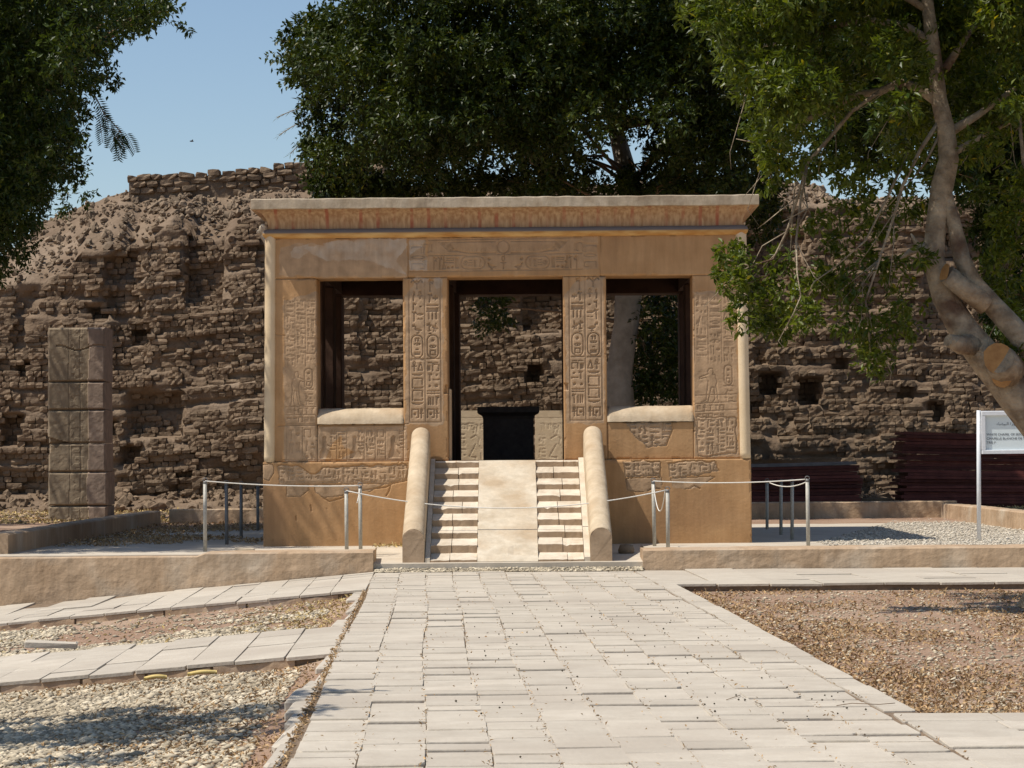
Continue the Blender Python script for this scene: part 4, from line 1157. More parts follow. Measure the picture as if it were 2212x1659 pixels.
holes += [(px2x(330, 58), py2z(890, 58), .55, .45, .5), (px2x(1755, 58), py2z(850, 58), .22, .25, .8), (px2x(1668, 58), py2z(832, 58), .2, .2, .7), (px2x(385, 58), py2z(450, 58), .16, .2, .5), (px2x(430, 58), py2z(560, 58), .4, .8, .45), (px2x(1180, 58), py2z(660, 58), .5, .5, .4), (px2x(20, 58), py2z(920, 58), .2, .3, .5)]
def zsag(x): return .16 * np.sin(x * .22 + 1.2) + .05 * np.sin(x * .9) + .012 * x
def wall_y(x, z):
    x = np.asarray(x, float); z = np.asarray(z, float)
    zc = z - zsag(x)
    zl_ = zc + .35 * (fbm(x * .25, z * .3, 510) - .5)
    st = np.floor(zl_ / .42); fr = zl_ / .42 - st
    y = FY + .115 * (st + np.clip((fr - .85) / .15, 0, 1))
    y = y + .55 * (fbm(x * .35, z * .55, 511) - .5) + .12 * (fbm(x * 1.6, z * 1.9, 512) - .5)
    y = y + .17 * (vnoise(x * 1.15, np.floor(zc / .266) * 7.3, 515) - .5) + .10 * (vnoise(x * .5, np.floor(zc / .133) * 3.1, 516) - .5)
    # slumped gullies in the upper part
    g = np.clip((z - 3.2) / 2, 0, 1) * np.clip((fbm(x * .8, z * .35, 513) - .52) / .1, 0, 1); y = y + .45 * g
    # undercut foot
    y = y + .25 * np.clip((1.5 - z) / .5, 0, 1) * np.clip((vnoise(x * .7, z * 2, 514) - .35) * 3, 0, 1)
    for (hx, hz, hw_, hh, hd) in holes:
        k = np.clip(1.25 - np.maximum(np.abs(x - hx) / hw_, np.abs(z - hz) / hh), 0, .25) * 4
        y = y + hd * k
    return y
wall = empty('mud_brick_wall', (0, FY, 0), label='huge eroded brown mud brick wall rising in stepped courses behind the kiosk', cat='wall')
# core surface: face, talus, crest
xs = np.concatenate([np.linspace(-60, -15.5, 30), np.arange(-15, 15.01, .11), np.linspace(15.5, 60, 30)])
nf, nt_, nc = 150, 60, 4
rowsV = []
zt_x = ztop(xs); zr_x = zrid(xs); yt = wall_y(xs, zt_x)
for i in range(nf):
    t = i / (nf - 1); z = .1 + (zt_x - .1) * t
    y = wall_y(xs, z) + .035 + .09 * (fbm(xs * 5, z * 5, 520) - .5)
    rowsV.append(np.stack([xs, y, z], 1))
for i in range(1, nt_):
    t = i / (nt_ - 1); y = (yt + .13) * (1 - t) + RY * t
    z = zt_x + (zr_x - zt_x) * t ** .9 + .30 * (fbm(xs * 1.1, y * 1.1, 521) - .5) * math.sin(math.pi * min(1, t * 1.0 + .05)) + .12 * (fbm(xs * 4.5, y * 4.5, 522) - .5)
    rowsV.append(np.stack([xs, y, z], 1))
for i in range(1, nc):
    t = i / (nc - 1); rowsV.append(np.stack([xs, np.full_like(xs, RY + 12 * t), zr_x * (1 - t * .95)], 1))
V = np.concatenate(rowsV)
Vl = V - np.array([0, FY, 0])
core = nobj('wall_core', Vl, grid_faces(len(xs), len(rowsV)), M['mudearth'], wall, smooth=True)
# bricks
BV = brick_variants(12, .90, .975, .024, 11)
CH = .133
pos = []; scl = []
zi = .22
ci = 0
while zi < 8.2:
    x = -15.2 + random.uniform(0, .2)
    stretcher = (ci % 4 == 3)
    while x < 15.2:
        w_ = (random.uniform(.15, .19) if not (stretcher or random.random() < .06) else random.uniform(.30, .38))
        xc = x + w_ / 2; x += w_ + random.uniform(-.002, .012)
        z = zi + float(zsag(xc)) + random.gauss(0, .004)
        pos.append((xc, 0, z)); scl.append((w_, random.uniform(.26, .38), CH * random.uniform(.93, 1.04)))
    zi += CH; ci += 1
pos = np.array(pos); scl = np.array(scl)
zt_ = ztop(pos[:, 0]) - .04 + .35 * (vnoise(pos[:, 0] * 3, pos[:, 2] * 3, 530) - .6)
ok = (pos[:, 2] < zt_) & (pos[:, 2] > .28)
ero = fbm(pos[:, 0] * .9, pos[:, 2] * 1.4, 531)
ok &= ~((rng.random(len(pos)) < .05) | ((ero > .62) & (rng.random(len(pos)) < .5)))
pos = pos[ok]; scl = scl[ok]; ero = ero[ok]
pos[:, 1] = wall_y(pos[:, 0], pos[:, 2]) + scl[:, 1] * .5 - .04 + rng.normal(size=len(pos)) * .024 + .10 * (rng.random(len(pos)) < .04) - FY
n = len(pos); R = rot_rand(n, .018); vi = rng.integers(0, 12, n)
# the 300 largest bricks standing in open view are single parts
px_ = 512 + pos[:, 0] / (pos[:, 1] + FY) * F; py_ = 457 - (pos[:, 2] - EYE) / (pos[:, 1] + FY) * F
vis = ((px_ > 112) & (px_ < 258) & (py_ > 215) & (py_ < 500)) | ((px_ > 760) & (px_ < 880) & (py_ > 350) & (py_ < 450)) | ((px_ > 470) & (px_ < 560) & (py_ > 330) & (py_ < 400))
order = np.argsort(-(scl[:, 0] * scl[:, 2]) * vis)
sel = np.zeros(n, bool); sel[order[:298]] = True
BM = [nmesh('brick', BV[i], BF, M['mudbrick'], False) for i in range(12)]
for i in np.where(sel)[0]:
    o = bpy.data.objects.new('brick', BM[vi[i]]); link(o, wall)
    o.matrix_local = Matrix.Translation(pos[i]) @ Matrix(R[i].tolist()).to_4x4() @ Matrix.Diagonal((*scl[i], 1))
r = ~sel
V, FF, ix = scatter(BV, BF, vi[r], pos[r], scl[r], R[r])
o = nobj('far_bricks', V, FF, M['mudbrick'], wall, attrs={'tone': rng.random(r.sum())[ix]}); o['kind'] = 'stuff'
# rubble lying on the talus and on the ledges
n = 4600
x = rng.uniform(-14, 14, n); t = rng.random(n) ** .8
ztx, zrx = ztop(x), zrid(x); y = wall_y(x, ztx) * (1 - t) + RY * t
z = ztx + (zrx - ztx) * t ** .9 + .30 * (fbm(x * 1.1, y * 1.1, 521) - .5) * np.sin(np.pi * np.minimum(1, t + .05)) + .12 * (fbm(x * 4.5, y * 4.5, 522) - .5)
s0 = rng.gamma(1.5, .026, n) + .018
S = np.stack([s0 * rng.uniform(1, 1.7, n), s0 * rng.uniform(.9, 1.4, n), s0 * rng.uniform(.7, 1.0, n)], 1)
V, FF, ix = scatter(brick_variants(8, .75, .9, .08, 12), BF, rng.integers(0, 8, n), np.stack([x, y - FY, z + s0 * .15], 1), S, rot_rand(n))
o = nobj('rubble', V, FF, M['rubble'], wall, attrs={'tone': rng.random(n)[ix]}); o['kind'] = 'stuff'
n = 1500
x = rng.uniform(-14, 14, n); y = FY - rng.gamma(1.6, .35, n) + .2; s0 = rng.gamma(2.0, .035, n) + .02
V, FF, ix = scatter(brick_variants(8, .75, .9, .08, 13), BF, rng.integers(0, 8, n), np.stack([x, y - FY, np.full(n, .36) + .25 * np.exp(-(FY - y) / .5)], 1), np.stack([s0 * 1.3, s0 * 1.2, s0 * .8], 1), rot_rand(n))
o = nobj('fallen_rubble', V, FF, M['mudbrick'], wall, attrs={'tone': rng.random(n)[ix]}); o['kind'] = 'stuff'
# sloping foot of earth
xs = np.arange(-30, 30.1, .3); ys = np.linspace(55.4, 58.4, 14); X, Y = np.meshgrid(xs, ys)
Z = .30 + .42 * np.clip((Y - 55.6) / 2.6, 0, 1) ** 1.6 + .22 * (fbm(X * 1.4, Y * 1.8, 540) - .45) * np.clip((Y - 55.4) / .8, 0, 1) - .1 * (Y < 55.5)
nobj('earth_bank', np.stack([X, Y - FY, Z], 2).reshape(-1, 3), grid_faces(len(xs), len(ys)), M['mudearth'], wall, smooth=True)

# upper, later brick wall standing on the crest
up = empty('upper_brick_wall', (0, RY, 0), label='low rebuilt mud brick wall along the top of the rubble slope', cat='wall')
UY = RY - .4; BIG = brick_variants(8, .86, .95, .03, 21); BM2 = [nmesh('brick', BIG[i], BF, M['mudbrick'], False) for i in range(8)]
pos = []; scl = []
xl, xr = px2x(278, UY), px2x(830, UY)
for c in range(9):
    x = xl + random.uniform(0, .1) + (c % 2) * .1
    hc = .155
    while x < xr:
        w_ = random.uniform(.22, .40)
        crest = np.interp(x, px2x(np.array([278, 400, 480, 560, 600, 650, 900]), UY), py2z(np.array([374, 366, 361, 358, 350, 344, 340]), UY))
        z = crest - c * hc - .07 + random.gauss(0, .012)
        if z > float(zrid(np.array(x))) - .15: pos.append((x + w_ / 2, UY - RY + random.gauss(0, .03), z)); scl.append((w_ * .96, .35, hc * random.uniform(.85, .97)))
        x += w_ + .01
pos = np.array(pos); scl = np.array(scl); n = len(pos); R = rot_rand(n, .05)
bigo = np.argsort(-(scl[:, 0]) + (pos[:, 0] > px2x(700, UY)) * 9)
for k, i in enumerate(bigo[:290]):
    o = bpy.data.objects.new('brick', BM2[k % 8]); link(o, up)
    o.matrix_local = Matrix.Translation(pos[i]) @ Matrix(R[i].tolist()).to_4x4() @ Matrix.Diagonal((*scl[i], 1))
if n > 290:
    j = bigo[290:]; V, FF, ix = scatter(BIG, BF, rng.integers(0, 8, len(j)), pos[j], scl[j], R[j])
    o = nobj('hidden_bricks', V, FF, M['mudbrick'], up, attrs={'tone': rng.random(len(j))[ix]}); o['kind'] = 'stuff'
m = MB(); xx = np.linspace(xl + .05, xr, 30)
vs = []
for x in xx:
    cr_ = float(np.interp(x, px2x(np.array([278, 400, 480, 560, 600, 650, 900]), UY), py2z(np.array([374, 366, 361, 358, 350, 344, 340]), UY))) - .12
    vs += [(x, UY - RY - .1, 6.5), (x, UY - RY - .1, cr_), (x, UY - RY + .4, cr_), (x, UY - RY + .4, 6.5)]
m.add(vs, [(i * 4 + j, (i + 1) * 4 + j, (i + 1) * 4 + j + 1, i * 4 + j + 1) for i in range(29) for j in range(3)] + [(0, 1, 2, 3)])
m.build('mortar_core', M['mudearth'], up)

# ------------------------------------------------------------------ block pillar on the left
PY = 51.0
pil = empty('block_pillar', (px2x(166, PY), PY, 0), label='tall square pillar of stacked weathered stone blocks at far left', cat='pillar')
cuts = [py2z(d_, PY) for d_ in (1128, 1085, 1012, 950, 878, 817, 699)]
xl_, xr_ = px2x(103, PY) - pil.location.x, px2x(228, PY) - pil.location.x
for k in range(6):
    z0, z1 = cuts[k] + .006, cuts[k + 1] - .006
    if k == 0: z0 = .1
    nx_, nz_ = 60, max(10, int((z1 - z0) / .018))
    uu = np.linspace(xl_ + random.uniform(-.01, .01), xr_ + random.uniform(-.01, .01) + (.03 if k < 2 else 0), nx_); zz = np.linspace(z0, z1, nz_)
    UU, ZZ = np.meshgrid(uu, zz)
    fr_ = (UU - xl_) / (xr_ - xl_)
    edge = .70 + .10 * (fbm(ZZ * 1.1, 0 * UU, 600) - .5)
    old = (fr_ < edge).astype(float)
    h = .035 * old + .03 * (fbm(UU * 3, ZZ * 3, 601) - .5) * old + .012 * (fbm(UU * 12, ZZ * 12, 602) - .5)
    for xx_ in (.38, .57): h += .007 * old * (np.abs(fr_ - xx_ + .02 * (vnoise(ZZ * 2, 0 * UU, 603) - .5)) < .012)
    h += .006 * old * (fr_ > .40) * (fr_ < .62) * (vnoise(UU * 9, ZZ * 14, 604) > .6)
    if k == 3: h += .12 * (fr_ < .35) * (ZZ < z0 + .12 * (1 - fr_ / .35))
    if k == 2: h += .12 * (fr_ < .22) * (ZZ > z1 - .22 * (1 - fr_ / .22))
    if k == 5: h += .03 * (np.abs(ZZ - (z1 - .40) - .05 * np.sin(fr_ * 9)) < .018) * (fr_ > .15)
    ed = np.minimum(np.minimum(UU - uu[0], uu[-1] - UU), np.minimum(ZZ - z0, z1 - ZZ)); h += .03 * np.clip(1 - ed / .03, 0, 1) * (1 + fbm(UU * 5, ZZ * 5, 605 + k))
    V = np.stack([UU, h, ZZ], 2).reshape(-1, 3)
    L_ = np.array([j * nx_ for j in range(nz_)][::-1] + list(range(nx_))[1:] + [j * nx_ + nx_ - 1 for j in range(nz_)][1:] + [(nz_ - 1) * nx_ + i for i in range(nx_)][::-1][1:-1])
    b = len(V); Vb = V[L_].copy(); Vb[:, 1] = .95; V = np.vstack([V, Vb]); q = len(L_)
    sk = np.array([[L_[a], b + a, b + (a + 1) % q, L_[(a + 1) % q]] for a in range(q)])
    nobj('block', V, np.vstack([grid_faces(nx_, nz_), sk]), M['pillar'], pil, attrs={'stone': np.concatenate([(1 - old).ravel(), np.ones(q)])})

# ------------------------------------------------------------------ stacks of boards
ORD = ['', 'second', 'third', 'fourth', 'fifth', 'sixth', 'seventh', 'eighth', 'ninth', 'tenth', 'eleventh', 'twelfth', 'thirteenth', 'fourteenth', 'fifteenth', 'sixteenth', 'seventeenth', 'eighteenth', 'nineteenth', 'twentieth', 'twenty-first', 'twenty-second', 'twenty-third', 'twenty-fourth', 'twenty-fifth']
def stack(x0, x1, ytop_fn, Y, n, zb, group, label_dark, label_top, top_grey=0, ragged=.08):
    for k in range(n):
        t = .060; z = zb + k * (t + .006)
        a = x0 + random.uniform(-ragged, ragged); b = x1 + random.uniform(-ragged, ragged)
        m = MB(); seg_ = 10; vs = []; sag = random.uniform(-.012, .012); yo = random.uniform(-.07, .07); ph = random.uniform(0, 6)
        for i in range(seg_ + 1):
            x = a + (b - a) * i / seg_; dz_ = ytop_fn((x - x0) / (x1 - x0)) * k / n + sag * math.sin(i * .6 + ph) * .6
            y_ = Y + yo + random.uniform(-.006, .006)
            vs += [(x, y_, z + dz_), (x, y_, z + dz_ + t), (x, y_ + 1.3, z + dz_ + t), (x, y_ + 1.3, z + dz_)]
        fs = [(i * 4 + j, (i + 1) * 4 + j, (i + 1) * 4 + (j + 1) % 4, i * 4 + (j + 1) % 4) for i in range(seg_) for j in range(4)] + [(0, 1, 2, 3), tuple(seg_ * 4 + j for j in (3, 2, 1, 0))]
        m.add(vs, fs)
        o = m.build('board', M['sheet_g'] if k >= n - top_grey else M['sheet'])
        q = n - 1 - k
        if q == 0: lab = 'topmost ' + ('grey' if top_grey else 'dark maroon') + ' board ' + label_dark
        elif k == 0: lab = 'lowest dark maroon board ' + label_dark
        else: lab = ORD[q] + ' dark maroon board from the top ' + label_dark
        tag(o, lab, 'board', group)
stack(3.6, 7.25, lambda t: .06 * (t - .3), 54.0, 15, .27, 'boards in the low stack right behind the kiosk', 'in the low stack beside the kiosk', '', 1)
stack(8.15, 11.7, lambda t: -.14 * t, 54.0, 25, .27, 'boards in the high stack behind the sign', 'in the high stack behind the sign', '', 0, .10)
for k in range(5):
    m = MB(); xa_ = 7.3 + random.uniform(0, .3); m.box(xa_, xa_ + random.uniform(.5, .9), 54.3, 54.9 + k * .05, .28 + k * .05, .32 + k * .05, .006)
    tag(m.build('plank', M['rubble']), ['lowest', 'second lowest', 'middle', 'second highest', 'topmost'][k] + ' weathered plank in the small pile between the two maroon stacks', 'plank', 'pale planks between the stacks')

# ------------------------------------------------------------------ rope barrier
def post(dx_top, dy_top, dx_bot, dy_bot, Y, label, dark=False, hook=True, r=.026):
    a, b = P(dx_bot, dy_bot, Y), P(dx_top, dy_top, Y)
    base = Vector((a.x, Y, min(a.z, TZ) - .03)); top = Vector((b.x, Y, b.z))
    root = empty('barrier_post', tuple(base), 0, label=label, cat='post', group='posts of the rope barrier')
    rel = top - base
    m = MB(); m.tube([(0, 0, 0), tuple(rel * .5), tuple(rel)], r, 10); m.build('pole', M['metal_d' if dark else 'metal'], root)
    m = MB(); m.tube([tuple(rel + Vector((0, 0, .0))), tuple(rel + Vector((0, 0, .03)))], [r * 1.15, r * .8], 10)
    pts = [rel + Vector((.03 * math.cos(t), 0, .045 + .025 * math.sin(t))) for t in np.linspace(0, 2 * math.pi, 9)]
    m.tube([tuple(p) for p in pts], .006, 5); m.build('cap_hook', M['metal_d'], root)
    return top + Vector((0, 0, .03))
T = {}
T['a'] = post(443, 1044, 443, 1187, 34.2, 'pale barrier post at the left end of the rope, standing on the low wall edge')
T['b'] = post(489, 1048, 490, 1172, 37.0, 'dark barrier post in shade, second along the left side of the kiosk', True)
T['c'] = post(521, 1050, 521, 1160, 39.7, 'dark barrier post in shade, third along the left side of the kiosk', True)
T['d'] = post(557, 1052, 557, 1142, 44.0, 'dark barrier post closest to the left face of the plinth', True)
T['e'] = post(748, 1065, 749, 1188, 34.0, 'thick grey barrier post with dark cap standing just left of the slender pale one')
T['f'] = post(778, 1054, 779, 1187, 34.25, 'slender pale barrier post in front of the left plinth, nearer the stairs')
T['g'] = post(1411, 1044, 1414, 1180, 34.9, 'leaning pale barrier post right of the stairs with the hanging rope loop')
T['h'] = post(1442, 1063, 1443, 1184, 34.0, 'short grey barrier post right of the stairs, at the end of the sagging rope')
T['i'] = post(1744, 1040, 1746, 1177, 34.4, 'bright barrier post at the right end of the rope beyond the plinth')
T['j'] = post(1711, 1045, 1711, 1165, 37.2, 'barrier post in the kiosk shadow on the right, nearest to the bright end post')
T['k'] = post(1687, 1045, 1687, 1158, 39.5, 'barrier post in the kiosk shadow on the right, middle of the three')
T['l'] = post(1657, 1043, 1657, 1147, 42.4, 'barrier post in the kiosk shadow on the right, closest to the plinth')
def rope(a, b, sag, label, r=.0085, n=26):
    pts = [a.lerp(b, t) - Vector((0, 0, 4 * sag * t * (1 - t))) for t in np.linspace(0, 1, n)]
    m = MB(); m.tube([tuple(p) for p in pts], r, 6); tag(m.build('rope', M['rope']), label, 'rope')
rope(T['a'], T['f'], .03, 'taut white rope from the left end post to the post before the left plinth')
rope(T['e'], T['h'], .235, 'long sagging white rope crossing in front of the stairs')
rope(T['g'], T['i'], .035, 'taut white rope from the right stair post to the right end post')
rope(T['f'] + Vector((0, 0, -.02)), T['e'] + Vector((.14, 0, -.16)), .02, 'short loose rope end hanging from the slender post left of the stairs', .007, 8)
rope(T['g'] + Vector((0, 0, -.02)), T['h'] + Vector((-.03, 0, -.0)), .33, 'slack rope loop hanging between the two posts right of the stairs', .007, 16)
rope(T['i'] + Vector((-.36, 1.4, -.06)), T['i'] + Vector((0, 0, -.03)), .06, 'short rope knot hanging left of the right end post', .007, 10)

# ------------------------------------------------------------------ sign
SY = 36.3
sx0 = P(2114, 888, SY); sz0 = P(2114, 1172, SY)
sign = empty('information_sign', (sx0.x, SY, sz0.z - .05), label='white information board in a metal frame behind the right tree trunk', cat='sign')
hz = sx0.z - sign.location.z
m = MB(); m.tube([(-.02, 0, 0), (0, 0, hz + .01)], .030, 10); m.build('sign_post', M['alu'], sign)
m = MB(); m.tube([(1.30, 0, 0), (1.30, 0, hz + .01)], .030, 10); m.build('sign_post', M['alu'], sign)
W_, Hh = 1.22, .60; x0_ = .035; zt_ = hz - .0; zb_ = zt_ - Hh
m = MB(); m.cbox(x0_ - .005, x0_ + W_, -.05, .03, zt_ - .062, zt_, .008); m.cbox(x0_ - .005, x0_ + W_, -.05, .03, zb_, zb_ + .055, .008)
m.cbox(x0_ - .005, x0_ + .05, -.048, .03, zb_ + .055, zt_ - .062, .004); m.cbox(x0_ + W_ - .055, x0_ + W_, -.048, .03, zb_ + .055, zt_ - .062, .004)
m.build('frame', M['alu'], sign)
m = MB(); m.box(x0_ + .05, x0_ + W_ - .055, -.012, .0, zb_ + .055, zt_ - .062); brd = m.build('panel', M['board'], sign)
def text(body, x, z, size, ax='LEFT'):
    c = bpy.data.curves.new('t', 'FONT'); c.body = body; c.size = size; c.align_x = ax; c.extrude = .0005; c.offset = .0
    o = bpy.data.objects.new('t', c); COL.objects.link(o)
    bpy.context.view_layer.update()
    me = bpy.data.meshes.new_from_object(o.evaluated_get(bpy.context.evaluated_depsgraph_get()))
    bpy.data.objects.remove(o); me.materials.clear(); me.materials.append(M['ink'])
    q = link(bpy.data.objects.new('lettering', me), brd); q.location = (x, -.0145, z); q.rotation_euler = (math.radians(90), 0, 0)
lx = x0_ + .07
text('WHITE CHAPEL OF SESOSTRIS I', lx, zt_ - .345, .046)
text('CHAPELLE BLANCHE DE SESOS-', lx, zt_ - .402, .046)
text('TRIS I\u00b0', lx, zt_ - .458, .046)
ar = '\u0627\u0644\u0645\u0642\u0635\u0648\u0631\u0629 \u0627\u0644\u0628\u064a\u0636\u0627\u0621'
shaped = '\ufe8d\ufedf\ufee4\ufed8\ufebc\ufeee\ufead\ufe93 \ufe8d\ufedf\ufe92\ufef4\ufec0\ufe8e\ufe80'[::-1]
text(shaped, lx + .14, zt_ - .20, .060)

# ------------------------------------------------------------------ trees
LV = []
for k in range(6):
    r_ = random.Random(k); b_ = r_.uniform(-.25, .25)
    LV.append([(0, 0, 0), (.45 + r_.uniform(-.1, .1), -.5, .16), (1, b_ * .3, -.1 + b_ * .3), (.45 + r_.uniform(-.1, .1), .5, .16)])
LV = np.array(LV)
def crown(name, mat, parent, cl, nleaf, L, W, droop=.35, per=12, shell=.25, seed=0, jitter=.9):
    """cl: array of clumps (x,y,z,r,weight). Leaves sit on twigs that leave each clump's centre."""
    rg = np.random.default_rng(seed + 900)
    cl = np.array(cl, float); wt = cl[:, 4] * cl[:, 3] ** 2; wt /= wt.sum()
    nt = nleaf // per
    ci = rg.choice(len(cl), nt, p=wt)
    u = rg.normal(size=(nt, 3)); u /= np.linalg.norm(u, axis=1)[:, None]; u[:, 2] = u[:, 2] * .8 + .1
    r0 = cl[ci, 3] * rg.uniform(shell, .8, nt)
    b = cl[ci, :3] + u * r0[:, None]
    d = u + rg.normal(size=(nt, 3)) * .45; d[:, 2] -= droop; d /= np.linalg.norm(d, axis=1)[:, None]
    tl = np.minimum(cl[ci, 3] * .6, L * 5) * rg.uniform(.6, 1.2, nt)
    s = np.tile(np.linspace(.12, 1, per), nt); ti = np.repeat(np.arange(nt), per); n = len(s)
    p = b[ti] + d[ti] * (tl[ti] * s)[:, None] + rg.normal(size=(n, 3)) * L * .22
    p[:, 2] -= droop * .25 * tl[ti] * s ** 2
    sd_ = np.cross(d[ti], rg.normal(size=(n, 3))); sd_ /= np.linalg.norm(sd_, axis=1)[:, None]
    ld = d[ti] * .55 + sd_ * jitter; ld[:, 2] -= .15; ld /= np.linalg.norm(ld, axis=1)[:, None]
    nr = rg.normal(size=(n, 3)) * .55 + np.array([0, 0, 1.]); nr -= ld * (nr * ld).sum(1)[:, None]; nr /= np.linalg.norm(nr, axis=1)[:, None]
    sdv = np.cross(nr, ld)
    R = np.stack([ld, sdv, nr], 2)
    sc_ = rg.uniform(.65, 1.2, n)
    V, FF, ix = scatter(LV, np.array([[0, 1, 2, 3]]), rg.integers(0, 6, n), p, np.stack([L * sc_, W * sc_, W * sc_], 1), R)
    tone = np.clip(rg.normal(.45, .2, n) + .22 * (rg.random(nt)[ti] - .5) + .22 * (rg.random(len(cl))[ci][ti] - .5), 0, 1)
    return nobj(name, V, FF, mat, parent, attrs={'tone': tone[ix]})

def inside(poly_, x, z):
    c = False; n = len(poly_)
    for i in range(n):
        (xa, ya), (xb, yb) = poly_[i], poly_[(i + 1) % n]
        if (ya > z) != (yb > z) and x < (xb - xa) * (z - ya) / (yb - ya) + xa: c = not c
    return c
def clumps_in(poly_d, Y, n, r0, r1, thick, rnd, holes_=()):
    """clump centres inside an outline; the outline is placed at distance Y, the crown bulges `thick` both ways"""
    # every centre is tested against the outline at its own distance, so the crown keeps its silhouette
    xs_ = [p[0] for p in poly_d]; ys_ = [p[1] for p in poly_d]; out = []; cx_ = sum(xs_) / len(xs_); tries = 0
    while len(out) < n and tries < n * 60:
        tries += 1
        a, b = rnd.uniform(min(xs_), max(xs_)), rnd.uniform(min(ys_), max(ys_)); r_ = rnd.uniform(r0, r1)
        if not inside(poly_d, a, b): continue
        th = thick * (1 - .6 * abs((a - cx_) / (max(xs_) - min(xs_)))); Yc = Y + rnd.uniform(-th, th)
        k = F / Yc / K
        if any(not inside(poly_d, a + r_ * k * .95 * u, b + r_ * k * .95 * v) for u, v in ((1, 0), (-1, 0), (0, 1), (0, -1))):
            r_ *= .5
            if any(not inside(poly_d, a + r_ * k * .9 * u, b + r_ * k * .9 * v) for u, v in ((1, 0), (-1, 0), (0, 1), (0, -1))): continue
        if any(math.hypot(hx - a, hy - b) < (hr + r_ * .9) * k for hx, hy, hr in holes_): continue
        p = P(a, b, Yc); out.append((p.x, Yc, p.z, r_, 1.0))
    return out
def limbs(name, mat, parent, trunk_pts, cl, rad=.03, every=1, rnd=random, maxd=99):
    m = MB()
    for c in cl[::every]:
        c = Vector(c[:3]); t = min(trunk_pts, key=lambda q: (Vector(q) - c).length + max(0, (q[2] - c.z)) * .6); t = Vector(t)
        if (t - c).length > maxd: continue
        mid = t.lerp(c, .5) + Vector((rnd.uniform(-.3, .3), rnd.uniform(-.3, .3), rnd.uniform(.0, .5)))
        q1 = t.lerp(mid, .5) + Vector((rnd.uniform(-.1, .1),) * 3); q2 = mid.lerp(c, .5)
        m.tube([t, q1, mid, q2, c], [rad * 1.6, rad * 1.3, rad, rad * .7, rad * .3], 5)
    o = m.build(name, mat, parent); o['kind'] = 'stuff'; return o
rt = random.Random(3)

# --- big ficus behind the kiosk
CY = 52.0
big = empty('ficus_tree', (P(1352, 950, CY).x, CY, .2), label='huge dark green ficus tree towering right behind the kiosk', cat='tree')
loc = np.array(big.location)
outline = [(590, 150), (606, 105), (625, 50), (690, 30), (700, -40), (900, -330), (1300, -380), (1700, -250), (1800, 0), (1760, 120), (1720, 300), (1705, 420), (1640, 540), (1600, 470), (1560, 450), (1300, 455), (1000, 455), (760, 452), (700, 430), (650, 370), (655, 320), (640, 270), (650, 215), (635, 170)]
cl = clumps_in(outline, CY - .8, 560, .36, .80, 4.2, rt, ((1350, 335, .16), (1310, 385, .14), (1075, 365, .08)))
cl += [(*P(a, b, CY - .8 + rt.uniform(-.5, .5)), r_, 2.0) for a, b, r_ in ((1240, 210, .55), (1290, 235, .45), (1180, 240, .4), (690, 90, .5), (760, 60, .5), (660, 150, .35), (860, 110, .5), (960, 60, .5), (720, 250, .4), (760, 400, .4), (840, 410, .4), (1010, 180, .4), (1120, 60, .5), (680, 200, .35), (1000, 300, .35), (940, 390, .3), (1250, 60, .5), (1420, 80, .5), (1650, 470, .4), (1640, 510, .3), (680, 330, .4), (665, 290, .3), (700, 380, .45), (730, 340, .5), (720, 420, .35), (780, 430, .35), (670, 240, .3), (640, 120, .3), (625, 80, .25), (640, 60, .25), (670, 40, .3))]
cl += [(*P(a + rt.uniform(-15, 15), rt.uniform(385, 430), CY + rt.uniform(-2.2, .5)), rt.uniform(.32, .5), 1.6) for a in range(700, 1680, 28)]
cl += [(rt.uniform(-2.2, 4.6), rt.uniform(46.4, 49.3), rt.uniform(7.4, 10.5), rt.uniform(.4, .7), 1.3) for _ in range(75)]
# low hanging foliage behind the kiosk
cl += [(*P(a, b, CY + rt.uniform(-.3, 1.5)), r_, 1.3) for a, b, r_ in ((1430, 700, .7), (1440, 790, .7), (1420, 850, .5), (1400, 760, .6), (1480, 740, .6), (1405, 690, .5), (1420, 750, .5), (1400, 800, .5), (1430, 830, .45), (1385, 840, .3), (1440, 690, .5), (1060, 660, .4), (1085, 690, .3), (1050, 700, .25), (1420, 640, .5), (1370, 600, .5), (1340, 560, .5), (1300, 520, .6), (1160, 560, .5), (1080, 600, .4), (1450, 560, .6), (1460, 780, .3))]
cl = [(a - loc[0], b - loc[1], c - loc[2], d_, e) for a, b, c, d_, e in cl]
crown('crown', M['leaf'], big, cl, 300000, .125, .060, .3, 12, .2, 1)
tp = [P(1340, 905, CY), P(1334, 860, CY), P(1338, 800, CY), P(1352, 700, CY), P(1358, 620, CY), P(1368, 520, CY + .4), P(1360, 400, CY + 1), P(1330, 280, CY + 1.5), P(1300, 120, CY + 1.5), P(1280, -60, CY + 1.5)]
tp = [tuple(np.array(p) - loc) for p in tp]
m = MB(); m.tube(tp, [.36, .33, .27, .25, .27, .26, .22, .16, .12, .08], 14, True, True, .05)
m.tube([tp[4], tuple(Vector(tp[5]) + Vector((-.9, .2, .5))), tuple(Vector(tp[6]) + Vector((-2.2, 0, .9))), tuple(Vector(tp[7]) + Vector((-4, .3, .8)))], [.24, .2, .15, .07], 9, True)
m.tube([tp[5], tuple(Vector(tp[6]) + Vector((1.0, .2, .5))), tuple(Vector(tp[7]) + Vector((2.2, .3, 1.2)))], [.24, .17, .07], 9, True)
m.build('trunk', M['bark_d'], big)
limbs('branches', M['twig'], big, tp[3:], cl, .03, 4, rt, 3.6)

